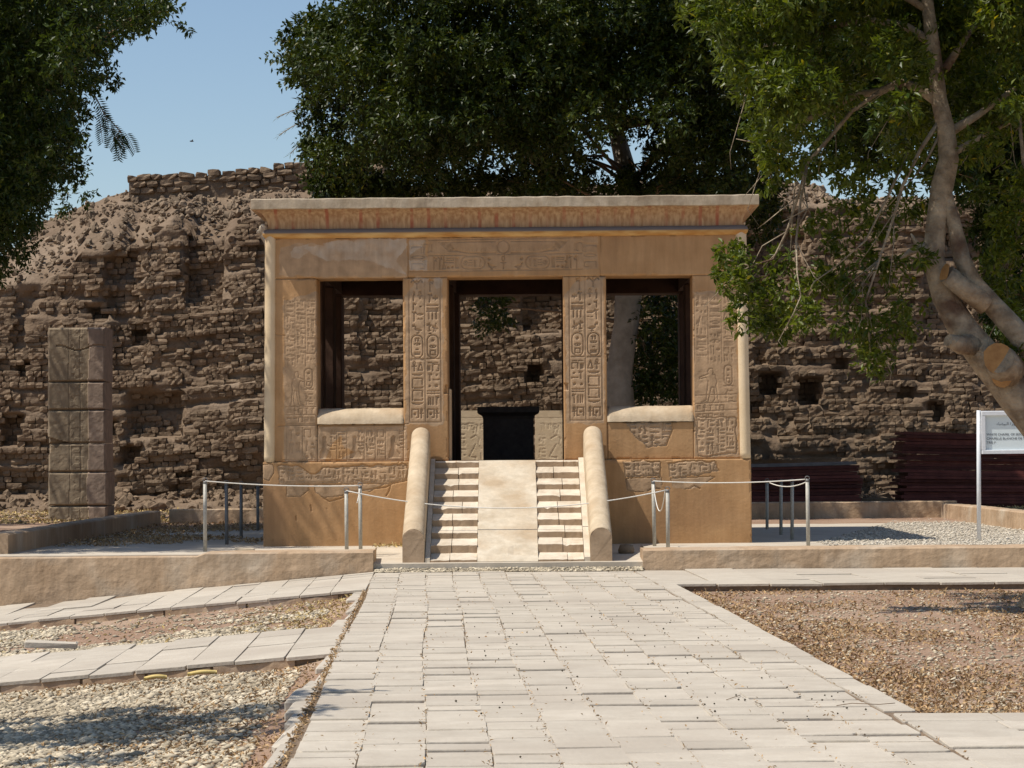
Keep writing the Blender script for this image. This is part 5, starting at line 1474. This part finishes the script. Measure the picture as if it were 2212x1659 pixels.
# --- tree on the left
LY = 41.0
lt = empty('ficus_tree', (-12.4, LY + .5, 0), label='dark leafy tree leaning in from the left edge over the pillar', cat='tree')
loc = np.array(lt.location)
outline = [(-380, -380), (350, -160), (372, -20), (388, 40), (430, 60), (385, 72), (340, 92), (300, 62), (272, 98), (242, 128), (250, 175), (212, 215), (205, 280), (172, 340), (178, 380), (138, 430), (120, 450), (90, 480), (70, 540), (40, 590), (-20, 640), (-200, 690), (-420, 600)]
cl = clumps_in(outline, LY, 620, .28, .72, 6.0, rt)
cl += [(*P(a, b, LY - 1.0), r_, 2.2) for a, b, r_ in ((30, 170, .5), (70, 230, .45), (120, 290, .35), (50, 400, .4), (100, 330, .35), (150, 240, .3), (20, 320, .4), (200, 100, .3), (290, 40, .3), (60, 90, .4), (160, 360, .25), (400, 62, .13), (350, 25, .2), (225, 160, .2), (240, 185, .13), (30, 540, .3))]
cl += [(rt.uniform(-11.5, -7.3), rt.uniform(33.3, 40), rt.uniform(4.7, 8.5), rt.uniform(.4, .7), 1.2) for _ in range(210)]
cl += [(rt.uniform(-11.5, -8.1), rt.uniform(44, 48.6), rt.uniform(6.3, 9.5), rt.uniform(.35, .6), 1.2) for _ in range(14)]
cl += [(rt.uniform(-14.5, -10.6), rt.uniform(46.5, 52), rt.uniform(5, 10), rt.uniform(.3, .55), .8) for _ in range(60)]
cl = [(a - loc[0], b - loc[1], c - loc[2], d_, e) for a, b, c, d_, e in cl]
crown('crown', M['leaf_d'], lt, cl, 330000, .105, .048, .25, 12, .2, 2)
m = MB(); tp = [(0, 0, -.1), (.1, 0, 1.2), (-.1, .1, 2.6), (.2, 0, 4), (.7, 0, 5.5), (1.2, -.3, 7), (1.8, -.5, 9)]
m.tube(tp, [.45, .38, .34, .3, .24, .18, .1], 12, True, True, .05)
m.tube([tp[3], (1.5, -.2, 5), (3.2, -.4, 6.2), (5.0, -.5, 7.2)], [.2, .16, .1, .04], 8); m.build('trunk', M['bark_d'], lt)
m = MB(); m.tube([tp[3], (1.5, -3, 4.6), (2.2, -6, 5.6)], [.2, .14, .06], 8); m.tube([tp[3], (-.6, 4, 5), (-.3, 7.5, 6.6)], [.2, .14, .06], 8); m.build('limb', M['bark_d'], lt)
limbs('branches', M['twig'], lt, tp[3:] + [(1.5, -.2, 5), (3.2, -.4, 6.2), (5.0, -.5, 7.2), (1.5, -3, 4.6), (2.2, -6, 5.6), (-.6, 4, 5), (-.3, 7.5, 6.6)], cl, .022, 4, rt, 2.6)
# hanging pinnate fronds of an acacia twig
m = MB(); lv = []
def frond(root_, dirv, L_, n_, w_):
    d = Vector(dirv).normalized(); side = d.cross(Vector((0, 1, 0))).normalized(); pts = []
    p = Vector(root_)
    for i in range(n_):
        p = p + d * L_ / n_; d = (d + Vector((0, 0, -.06))).normalized(); pts.append(p.copy())
        for s_ in (-1, 1):
            q = (side * s_ + d * .5).normalized() * w_ * (1 - .5 * abs(i / n_ - .4)); nn_ = d * .012
            lv.append((p, p + q * .5 + nn_, p + q, p + q * .5 - nn_))
    m.tube([root_] + pts, .004, 4)
for (a, b, ang, L_) in ((205, 205, -60, .45), (215, 225, -80, .4), (225, 240, -70, .35), (245, 290, -40, .30), (252, 288, -75, .38), (262, 286, -100, .42), (270, 287, -55, .34), (240, 270, -50, .35), (215, 260, -80, .35), (258, 284, -130, .3)):
    p = P(a, b, LY - 1); p = Vector((p.x - loc[0], p.y - loc[1], p.z - loc[2]))
    frond(p, (math.cos(math.radians(ang)), rt.uniform(-.2, .2), math.sin(math.radians(ang))), L_, 11, .13)
a_, b_ = P(195, 190, LY - 1), P(262, 286, LY - 1); m.tube([Vector(a_) - Vector(loc), Vector(P(225, 245, LY - 1)) - Vector(loc), Vector(b_) - Vector(loc)], .008, 5)
c_ = P(212, 270, LY - 1); m.tube([Vector(c_) - Vector(loc), Vector(b_) - Vector(loc)], .006, 5)
V = np.array([[tuple(q) for q in l] for l in lv]).reshape(-1, 3)
fr_o = nobj('fronds', V, np.arange(len(V)).reshape(-1, 4), M['leaf_d'], lt, attrs={'tone': np.full(len(V), .3)})
m.build('frond_stems', M['twig'], lt)

# --- near tree on the right
NY = 25.0
nr_ = empty('leaning_tree', (P(2260, 1300, NY).x, NY, 0), label='leaning pale-barked tree with sawn stubs and hanging branches at the right edge', cat='tree')
loc = Vector(nr_.location)
def L(a, b, dy=0.0): return P(a, b, NY + dy) - loc
m = MB()
main = [(2250, 1330), (2290, 1230), (2310, 1100), (2290, 1000), (2250, 920), (2195, 850), (2140, 785), (2082, 714), (2040, 640), (2016, 560), (2022, 480), (2036, 400), (2050, 345), (2044, 280), (2028, 215), (2020, 140), (2010, 60), (1995, -60), (1970, -200)]
rad = [.25, .23, .225, .215, .205, .19, .17, .145, .125, .112, .098, .112, .098, .088, .08, .074, .065, .052, .04]
m.tube([L(a, b) for a, b in main], rad, 16, True, True, .035); m.build('trunk', M['bark'], nr_)
m = MB(); st2 = [(2300, 900), (2240, 770), (2190, 710), (2140, 655), (2100, 610), (2078, 560), (2062, 490), (2045, 430), (2040, 385)]
m.tube([L(a, b, -.10 + .012 * i) for i, (a, b) in enumerate(st2)], [.12, .115, .11, .10, .092, .082, .072, .068, .05], 14, True, True, .03); m.build('second_stem', M['bark'], nr_)
m = MB(); m.tube([L(2130, 660, -.12), L(2085, 625, -.17), L(2045, 592, -.22)], [.10, .10, .095], 12, True, True, .03); st_ = m.build('sawn_stub', M['bark'], nr_)
def cut(a, b, dy, r_, nrm, par, name='cut_face'):
    c = L(a, b, dy); n_ = Vector(nrm).normalized(); u_ = n_.cross(Vector((0, 0, 1))).normalized(); v_ = n_.cross(u_)
    m = MB(); k = 14; m.add([c + n_ * .004] + [c + (u_ * math.cos(t) * rt.uniform(.9, 1.05) + v_ * math.sin(t)) * r_ for t in np.linspace(0, 2 * math.pi, k, endpoint=False)], [(0, 1 + i, 1 + (i + 1) % k) for i in range(k)])
    return m.build(name, M['cutwood'], par)
cut(2040, 590, -.225, .098, (-.9, -.25, .25), st_)
m = MB(); m.tube([L(2175, 800, -.1), L(2165, 785, -.2), L(2158, 775, -.31)], [.19, .17, .15], 12, True, True, .05); st2_ = m.build('sawn_stub', M['bark'], nr_)
cut(2156, 774, -.318, .15, (-.15, -1, .15), st2_)
cut(2165, 815, -.24, .10, (-.35, -1, -.1), st2_)
m = MB(); m.tube([L(2110, 745, -.05), L(2075, 745, -.2), L(2048, 735, -.3)], [.11, .085, .06], 10, True, True, .12); m.build('broken_stub', M['bark'], nr_)
m = MB(); m.tube([L(2020, 570), L(1992, 535, -.05), L(1965, 545, -.1), L(1945, 560, -.1)], [.06, .05, .035, .012], 8, True, True, .1); m.tube([L(1985, 535, -.05), L(1968, 505, -.1)], [.035, .008], 6); m.build('broken_stub', M['bark'], nr_)
BR = {}
m = MB()
brs = [([(2020, 215), (1985, 190), (1945, 178), (1901, 198), (1850, 205), (1802, 229), (1740, 260), (1690, 300), (1640, 310)], .055),
       ([(1901, 198), (1840, 240), (1790, 300), (1745, 350), (1725, 420), (1700, 500), (1670, 560), (1620, 575), (1570, 560)], .022),
       ([(1745, 350), (1730, 430), (1720, 520), (1722, 590), (1730, 640)], .016), ([(1740, 340), (1735, 400), (1745, 450), (1690, 480)], .014),
       ([(2025, 100), (1960, 60), (1880, 40), (1780, 60), (1700, 90), (1600, 110)], .05), ([(2030, 260), (1990, 320), (1950, 400), (1930, 470), (1900, 560), (1870, 650), (1880, 760)], .022),
       ([(1960, 330), (1920, 420), (1870, 520), (1800, 580)], .016), ([(2045, 290), (2110, 250), (2180, 200), (2260, 150)], .05), ([(2060, 330), (2130, 290), (2230, 240)], .04),
       ([(2040, 150), (2100, 60), (2180, 0)], .045), ([(2000, 20), (1900, -40), (1750, -60), (1600, -40)], .04), ([(2200, 230), (2215, 400), (2190, 540), (2180, 660)], .02), ([(1800, 229), (1700, 200), (1620, 180)], .02),
       ([(2030, 290), (2000, 350), (1960, 400), (1905, 460)], .014), ([(1640, 310), (1590, 300)], .01), ([(1720, 360), (1712, 470), (1708, 540), (1715, 600)], .009), ([(1700, 90), (1620, 180), (1600, 230)], .015)]
tipc = []
for pts, r_ in brs:
    dy0 = rt.uniform(-.8, .8); n_ = len(pts)
    q = [L(a, b, dy0 * i / n_) for i, (a, b) in enumerate(pts)]
    m = MB(); m.tube(q, [r_ * (1 - .7 * i / (n_ - 1)) for i in range(n_)], 7, True, True, .06); m.build('branch', M['bark'], nr_)
    tipc += [(tuple(v)) for v in q[2:]]
# bare drooping twigs
m = MB()
for k in range(45):
    a, b = rt.choice(tipc)[0], 0
    c = Vector(rt.choice(tipc)); d = Vector((rt.uniform(-.5, .3), rt.uniform(-.3, .3), -rt.uniform(.3, .9)))
    m.tube([c, c + d * .35 + Vector((rt.uniform(-.1, .1), 0, .02)), c + d * .8, c + d + Vector((rt.uniform(-.15, .15), 0, 0))], [.007, .005, .0035, .002], 4)
o = m.build('bare_twigs', M['bark'], nr_); o['kind'] = 'stuff'
outline = [(1430, -60), (1450, 10), (1500, 60), (1530, 112), (1535, 160), (1575, 200), (1590, 250), (1625, 290), (1640, 330), (1700, 350), (1800, 300), (1860, 330), (1980, 340), (2080, 330), (2190, 340), (2320, 420), (2420, 100), (2350, -400), (1500, -350)]
cl = clumps_in(outline, NY, 270, .14, .34, 1.5, rt, ((1790, 290, .08), (1905, 280, .10)))
def clear_trunk(c):
    p = P(2030, 200, NY); tz_ = np.interp(-c[2], [-P(0, b, NY).z for a, b in main[::-1]], [P(a, b, NY).x for a, b in main[::-1]])
    return (c[0], 2 * NY - c[1] + .25, *c[2:]) if abs(c[0] - tz_) < .32 and c[1] < NY + .2 else c
cl = [clear_trunk(c) for c in cl]
cl += [(rt.uniform(.7, 1.7), rt.uniform(24.9, 27.0), rt.uniform(6.7, 7.4), rt.uniform(.14, .24), 1.2) for _ in range(16)]
cl += [(*P(a, b, NY + rt.uniform(-.5, .5)), r_ / 100, 1.3) for a, b, r_ in (
    (1570, 545, 14), (1610, 560, 16), (1565, 590, 12), (1585, 610, 14), (1640, 610, 24), (1690, 560, 16), (1610, 665, 16), (1650, 680, 20), (1700, 640, 22), (1690, 700, 22), (1740, 690, 18), (1590, 700, 10),
    (1770, 600, 20), (1830, 620, 22), (1850, 690, 24), (1890, 740, 22), (1900, 790, 14), (1880, 770, 16), (1960, 650, 18), (1940, 700, 20), (1820, 530, 18), (1780, 470, 16), (1850, 430, 22), (1900, 480, 20), (1960, 440, 20), (1760, 360, 22), (1690, 340, 22), (1830, 370, 20), (1940, 370, 22), (1990, 560, 14), (1930, 580, 16), (1880, 560, 14), (1730, 500, 12),
    (2170, 610, 22), (2150, 560, 14), (2190, 540, 24), (2200, 470, 24), (2195, 690, 20), (2150, 470, 16), (2200, 400, 24), (2120, 400, 16), (2210, 760, 14), (2130, 320, 20), (1650, 400, 10), (1670, 360, 16), (1660, 300, 18), (1600, 640, 12))]
cl = [(a - loc[0], b - loc[1], c - loc[2], d_, e) for a, b, c, d_, e in cl]
crown('crown', M['leaf_n'], nr_, cl, 95000, .085, .036, .35, 9, .15, 3)

# --- farther trees on the right
BY = 46.0
bt = empty('broad_tree', (P(2420, 950, BY).x, BY, .1), label='dark broad tree in the background behind the leaning tree', cat='tree')
loc = np.array(bt.location)
outline = [(1700, 60), (1720, 200), (1760, 330), (1840, 350), (1900, 400), (1990, 420), (2060, 430), (2090, 520), (2110, 620), (2130, 760), (2180, 820), (2330, 860), (2450, 700), (2450, 200), (2350, -200), (1800, -200), (1700, -60)]
cl = clumps_in(outline, BY, 420, .3, .65, 2.6, rt, ((1920, 392, .16), (1975, 402, .14), (1720, 365, .14)))
cl += [(*P(a, b, BY + rt.uniform(-1, 1)), .42, 1.5) for a, b in ((1780, 200), (1830, 230), (1870, 260), (1820, 290), (1760, 270), (1890, 320), (1940, 300), (1850, 330), (1780, 330), (1900, 230), (1960, 250), (1930, 200), (1980, 330), (1800, 150), (1870, 180))]
cl = [(a - loc[0], b - loc[1], c - loc[2], d_, e) for a, b, c, d_, e in cl]
crown('crown', M['leaf_d'], bt, cl, 130000, .14, .062, .3, 12, .2, 4)
tp = [(0, 0, -.1), (-.1, 0, 1.5), (-.3, 0, 3), (-.6, 0, 5), (-1.2, 0, 7)]
m = MB(); m.tube(tp, [.4, .34, .28, .22, .12], 10, True, True, .05); m.build('trunk', M['bark_d'], bt)
limbs('branches', M['twig'], bt, tp[2:], cl, .025, 4, rt, 3.5)

# --- date palm mostly hidden behind the ficus
PLY = 60.0
pm = empty('date_palm', (P(780, 300, PLY).x, PLY + 8, 6), label='date palm whose grey frond tips show left of the big ficus', cat='palm')
top = Vector((0, 0, P(700, 270, PLY + 8).z - 6))
m = MB(); m.tube([(0, 0, -5), (.1, 0, 0), tuple(top)], [.3, .26, .22], 10, True, True, .06); m.build('trunk', M['bark_d'], pm)
lv = []; m = MB()
for k in range(26):
    az = rt.uniform(0, 6.28); el = rt.uniform(-.3, 1.1); d = Vector((math.cos(az) * math.cos(el), math.sin(az) * math.cos(el), math.sin(el))); p = top.copy(); pts = [p.copy()]
    for i in range(22):
        p = p + d * .13; d = (d + Vector((0, 0, -.055))).normalized(); pts.append(p.copy())
        sd_ = d.cross(Vector((0, 0, 1))).normalized()
        for s_ in (-1, 1):
            q = (sd_ * s_ + d * .9 + Vector((0, 0, rt.uniform(-.3, .1)))).normalized() * .42 * (1 - .4 * i / 22); w_ = d * .018
            lv.append((p, p + q * .4 + w_, p + q, p + q * .4 - w_))
    m.tube(pts, .012, 4)
o = m.build('stems', M['bark_d'], pm)
V = np.array([[tuple(q) for q in l] for l in lv]).reshape(-1, 3); nobj('fronds', V, np.arange(len(V)).reshape(-1, 4), M['palm'], pm, attrs={'tone': np.full(len(V), .5)})

# --- trees beside the viewer whose shadows reach the gravel on the left
def side_tree(x, y, h, r_, nleaf, label, seed):
    t = empty('roadside_tree', (x, y, -.3), label=label, cat='tree')
    tp = [(0, 0, 0), (.05, .05, h * .3), (.0, .1, h * .55), (.2, 0, h * .8)]
    m = MB(); m.tube(tp, [.2, .16, .13, .06], 9, True, True, .05); m.build('trunk', M['bark_d'], t)
    q = [(rt.gauss(0, r_ * .45), rt.gauss(0, r_ * .45), h * .8 + rt.gauss(0, r_ * .3), rt.uniform(.25, .5), 1) for _ in range(26)]
    crown('crown', M['leaf_d'], t, q, nleaf, .11, .05, .3, 12, .2, seed)
side_tree(-4.9, 14.9, 5.2, 1.2, 9000, 'small shade tree left of the gravel patch, just outside the picture', 11)

# ------------------------------------------------------------------ gravel, leaves and small things on the ground
PV = brick_variants(6, .62, .86, .05, 33)
OCT = np.array([(1, 0, 0), (0, 1, 0), (-1, 0, 0), (0, -1, 0), (0, 0, 1), (.05, 0, -1)], float) * .5
OV = np.array([OCT * (1 + np.random.default_rng(k).normal(size=OCT.shape) * .18) for k in range(8)])
OF = np.array([(0, 1, 4), (1, 2, 4), (2, 3, 4), (3, 0, 4), (1, 0, 5), (2, 1, 5), (3, 2, 5), (0, 3, 5)])
def pebbles(name, x, y, s_, mat, label, cat, z=None, flat=.6):
    n = len(x); z = gz(x, y) if z is None else z
    S = np.stack([s_ * rng.uniform(.9, 1.6, n), s_ * rng.uniform(.8, 1.3, n), s_ * flat * rng.uniform(.7, 1.1, n)], 1)
    V, FF, ix = scatter(OV, OF, rng.integers(0, 8, n), np.stack([x, y, z + S[:, 2] * .22], 1), S, rot_z(rng.uniform(0, 6.3, n)))
    return tag(nobj(name, V, FF, mat, smooth=True, attrs={'tone': rng.random(n)[ix]}), label, cat, kind='stuff')
def leaves(name, x, y, s_, mat, label, z=None):
    n = len(x); z = gz(x, y) if z is None else z
    R = np.einsum('nij,njk->nik', rot_z(rng.uniform(0, 6.3, n)), rot_rand(n, .35))
    V, FF, ix = scatter(LV * np.array([1, 1, 1.6]), np.array([[0, 1, 2, 3]]), rng.integers(0, 6, n), np.stack([x, y, z + s_ * rng.uniform(.05, .3, n)], 1), np.stack([s_, s_ * rng.uniform(.25, .5, n), s_ * .5], 1), R)
    return tag(nobj(name, V, FF, mat, attrs={'tone': rng.random(n)[ix]}), label, 'leaf litter', kind='stuff')
def samp(n, y0, y1, xf, p=1.0):
    """denser towards the viewer"""
    y = y0 + (y1 - y0) * rng.random(n) ** p; a, b = xf(y); return a + (b - a) * rng.random(n), y
lf = lambda lim: (lambda y: (np.maximum(-512 / F * y - 1.0, -9), xe(y) - lim))
# near left gravel
x, y = samp(60000, 11.3, 19.45, lf(.25))
dens = fbm(x * .9, y * .6, 700); keep = rng.random(len(x)) < np.clip(1.25 - .9 * np.clip((x - (xe(y) - 1.6)) / 1.4, 0, 1) + (dens - .5) * 2.2, .1, 1)
x, y = x[keep], y[keep]
pebbles('gravel', x, y, rng.gamma(2.6, .0075, len(x)) + .005, M['pebble'], 'pale rounded gravel covering the near left ground', 'gravel')
x, y = samp(26000, 22.75, 28.65, lf(.35)); keep = rng.random(len(x)) < np.clip(.2 + (fbm(x * .7, y * .8, 701) - .45) * 5 + (-3 - x) * .12, .06, 1); x, y = x[keep], y[keep]
pebbles('gravel', x, y, rng.gamma(3, .008, len(x)) + .008, M['pebble'], 'small pale gravel between the two left walkways', 'gravel')
x, y = samp(20000, 11.5, 19.4, lf(.12)); k = rng.random(len(x)) < np.clip((x - (xe(y) - 1.9)) / 1.3, .04, 1) * np.where(fbm(x * 2, y * 1.5, 702) > .45, 1, .35) + 1.0 * (y > 18.6); x, y = x[k], y[k]
leaves('leaf_litter', x, y, rng.uniform(.015, .045, len(x)), M['litter_b'], 'dry yellow brown leaves beside the left edge of the path')
x, y = samp(9000, 22.8, 28.6, lf(.15)); k = rng.random(len(x)) < np.clip((x - (xe(y) - 1.5)), .12, 1); x, y = x[k], y[k]
leaves('leaf_litter', x, y, rng.uniform(.02, .06, len(x)), M['litter'], 'dry leaves between the two left walkways')
# right bed
rf = lambda y: (xe(y) + PW + .22, np.minimum(512 / F * y + 1.2, 9))
x, y = samp(42000, 14.75, 29.1, rf, 1.15)
wgt = np.clip(.30 + (fbm(x * 1.3, y * 1.0, 703) - .45) * 2.4 + .7 * np.exp(-(x - xe(y) - PW - .3) / .35) + .4 * (y < 16), .04, 1)
k = rng.random(len(x)) < wgt; x, y = x[k], y[k]
leaves('leaf_litter', x, y, rng.uniform(.018, .05, len(x)) * (1 + (y - 15) * .02), M['litter_b'], 'brown and ochre leaf litter on the reddish soil at right')
x, y = samp(11000, 14.75, 29.1, rf, 1.1)
pebbles('gravel', x, y, rng.gamma(2.5, .006, len(x)) + .006, M['pebble'], 'scattered small stones in the reddish soil at right', 'gravel')
# white gravel strip before the stairs
x = rng.uniform(-1.75, 1.6, 3500); x += .05 * np.sin(x * 9); y = 32.78 + .35 * rng.random(3500)
pebbles('gravel', x, y, rng.gamma(3, .006, 3500) + .008, M['pebble'], 'strip of white gravel in front of the stairs', 'gravel', z=.002 + .03 * np.clip((y - 32.8) / .3, 0, 1))
# light gravel on the right terrace
x = 4.2 + (8.0 - 4.2) * rng.random(12000); y = 34.0 + 14 * rng.random(12000); k = (x - 4.3) * 3.2 > (y - 34.5) * .8 - 1.5; k &= ~((x < 4.9) & (y > 38)); x, y = x[k], y[k]
pebbles('gravel', x, y, rng.gamma(3, .006, len(x)) + .010, M['pebble_w'], 'white gravel on the terrace right of the kiosk', 'gravel', z=np.full(len(x), TZ + .004))
x = rng.uniform(-6.5, -3.5, 9000); y = rng.uniform(36.5, 48.6, 9000); k = fbm(x * .8, y * .5, 720) + .12 * (-4.6 - x) > .5; x, y = x[k], y[k]
leaves('leaf_litter', x, y, rng.uniform(.03, .08, len(x)), M['litter_b'], 'brown leaves lying in the shade on the terrace left of the kiosk', z=np.full(len(x), TZ + .006))
# leaf strewn ground behind the low walls
x = rng.uniform(-13, 13, 22000); y = rng.uniform(49.3, 56.5, 22000)
leaves('leaf_litter', x, y, rng.uniform(.04, .10, len(x)), M['litter'], 'bright dry leaves on the ground before the mud brick wall')
x = rng.uniform(-13, 13, 5000); y = rng.uniform(49.3, 57.0, 5000)
pebbles('gravel', x, y, rng.gamma(2, .02, 5000) + .015, M['rubble'], 'loose stones on the ground before the mud brick wall', 'stones')
# leaves against the plinth and on the stairs
x = rng.uniform(-1.9, -1.36, 160); y = 35.6 + rng.uniform(-.25, .3, 160)
leaves('leaf_litter', x, y, rng.uniform(.03, .07, 160), M['litter'], 'yellow leaves gathered at the foot of the plinth left of the stairs', z=np.full(160, .225) + rng.uniform(0, .03, 160))
# leaves in the paving joints
x, y = samp(2600, 9, 32.5, lambda y: (xe(y) + .02, xe(y) + PW), 1.4)
cj = (x - xe(y)) / cw; x = np.where(rng.random(len(x)) < .8, xe(y) + np.round(cj) * cw + rng.normal(size=len(x)) * .012, x)
leaves('leaf_litter', x, y, rng.uniform(.012, .03, len(x)), M['litter_b'], 'crumbs of dry leaves caught in the paving joints of the path', z=np.full(len(x), .004))
# left edge joint
y = rng.uniform(11, 28.5, 1500); x = xe(y) - rng.uniform(.0, .05, 1500)
leaves('leaf_litter', x, y, rng.uniform(.015, .04, 1500), M['litter_b'], 'dry leaves in the gap along the left kerb of the path', z=np.full(1500, -.01))
# dark fruits scattered on the paving
x = []; y = []
for (cx_, cy_, sx_, sy_, n_) in ((1.0, 22.5, .9, 2.2, 90), (1.6, 15.2, .35, .5, 26), (.9, 15.0, .8, 1.5, 14), (.2, 20, 1.0, 3, 26)):
    x += list(rng.normal(cx_, sx_, n_)); y += list(rng.normal(cy_, sy_, n_))
x = np.array(x); y = np.array(y); k = (x > xe(y) + .1) & (x < xe(y) + PW - .05); x, y = x[k], y[k]
V, FF, ix = scatter(OV, OF, rng.integers(0, 8, len(x)), np.stack([x, y, np.full(len(x), .013)], 1), np.full((len(x), 3), 1.0) * rng.uniform(.010, .016, len(x))[:, None])
tag(nobj('fallen_fruits', V, FF, M['dark_seed']), 'small dark fruits scattered over the paving', 'fruits', kind='stuff')
# palm sheaths, loose slabs, chips
def sheath(dx_, dy_, Y, L_, label):
    p = P(dx_, dy_, Y); m = MB(); n = 9; vs = []
    for i in range(n + 1):
        t = i / n; w_ = .032 * math.sin(math.pi * min(1, t * .9 + .08)) ** .7; z_ = .012 * math.sin(math.pi * t)
        vs += [(L_ * (t - .5), -w_, z_ + .015), (L_ * (t - .5), 0, z_ + .03), (L_ * (t - .5), w_, z_ + .012), (L_ * (t - .5), 0, z_)]
    m.add(vs, [(i * 4 + j, (i + 1) * 4 + j, (i + 1) * 4 + (j + 1) % 4, i * 4 + (j + 1) % 4) for i in range(n) for j in range(4)] + [(3, 2, 1, 0), tuple(n * 4 + j for j in range(4))], True)
    o = m.build('palm_sheath', M['pod']); o.location = (p.x, Y, float(gz(p.x, Y)) + .02); o.rotation_euler = (0, -.05, .25); tag(o, label, 'palm sheath')
sheath(336, 1456, 19.25, .17, 'cream palm sheath lying against the near left walkway, left one of two')
sheath(437, 1447, 19.3, .22, 'yellow palm sheath lying against the near left walkway, right one of two')
def chip(dx_, dy_, Y, s_, label, mat, name='stone_slab', rz=.1, dz_=0.0):
    p = P(dx_, dy_, Y); m = MB(); m.cbox(-s_[0] / 2, s_[0] / 2, -s_[1] / 2, s_[1] / 2, 0, s_[2], .01, .006)
    o = m.build(name, mat); o.location = (p.x, Y, p.z + dz_); o.rotation_euler = (.02, .05, rz); tag(o, label, 'stone')
chip(110, 1398, 22.95, (.46, .22, .05), 'loose thin slab on the far edge of the second left walkway', M['paver'], 'loose_slab', .15, .0)
chip(528, 1188, 34.6, (.26, .2, .04), 'flat stone chip on the left low wall edge', M['white_stone'], 'loose_slab', .1, -.01)
chip(700, 1205, 33.6, (.05, .05, .05), 'tiny stone on the top of the left low wall', M['rubble'], 'pebble', .1, -.01)
rk = random.Random(9)
for k, (a, b, s_) in enumerate(((340, 1085, .30), (415, 1072, .25), (450, 1050, .20), (300, 1095, .16), (530, 1070, .22), (365, 1100, .12))):
    p = P(a, b, 56.0); V, FF, _ = scatter(brick_variants(1, .7, .88, .07, 60 + k), BF, np.array([0]), np.zeros((1, 3)), np.array([[s_ * 1.3, s_, s_ * .8]]))
    o = nobj('fallen_block', V, FF, M['mudearth']); o.location = (p.x, 56.0, .36 + s_ * .2 + .05 * k % 3 * .02); o.rotation_euler = (rk.uniform(-.3, .3), rk.uniform(-.3, .3), rk.uniform(0, 3))
    tag(o, ['largest brown mud block fallen at the wall foot right of the pillar', 'brown mud block on the earth bank between pillar and barrier posts', 'small mud block high on the earth bank near the left end post', 'little mud block closest to the pillar on the leaf strewn ground', 'brown mud block behind the dark posts left of the kiosk', 'smallest mud lump in the bright leaves right of the pillar'][k], 'mud block')
# distant bird
m = MB(); m.ball((0, 0, 0), (.16, .05, .05), 8, 6); m.add([(-.05, 0, .02), (.10, 0, .02), (-.02, -.42, .10), (-.05, 0, .02), (.10, 0, .02), (-.02, .42, .10)], [(0, 1, 2), (3, 5, 4)]); m.add([(.14, -.03, 0), (.14, .03, 0), (.26, 0, .01)], [(0, 1, 2)])
o = m.build('bird', M['bird']); o.scale = (.5, .5, .5); o.location = P(414, 305, 95); o.rotation_euler = (0, 0, .4); tag(o, 'tiny dark bird gliding in the open blue sky at left', 'bird')
# twigs on the paving by the kerb
m = MB()
for pts in ([(1.85, 14.9, .01), (1.95, 14.98, .015), (2.1, 14.95, .01), (2.2, 15.0, .012)], [(1.25, 15.3, .01), (1.32, 15.45, .015), (1.36, 15.6, .01)]):
    m.tube(pts, .0022, 4)
tag(m.build('twigs', M['twig']), 'thin bare twigs lying on the paving near the right kerb corner', 'twigs', kind='stuff')
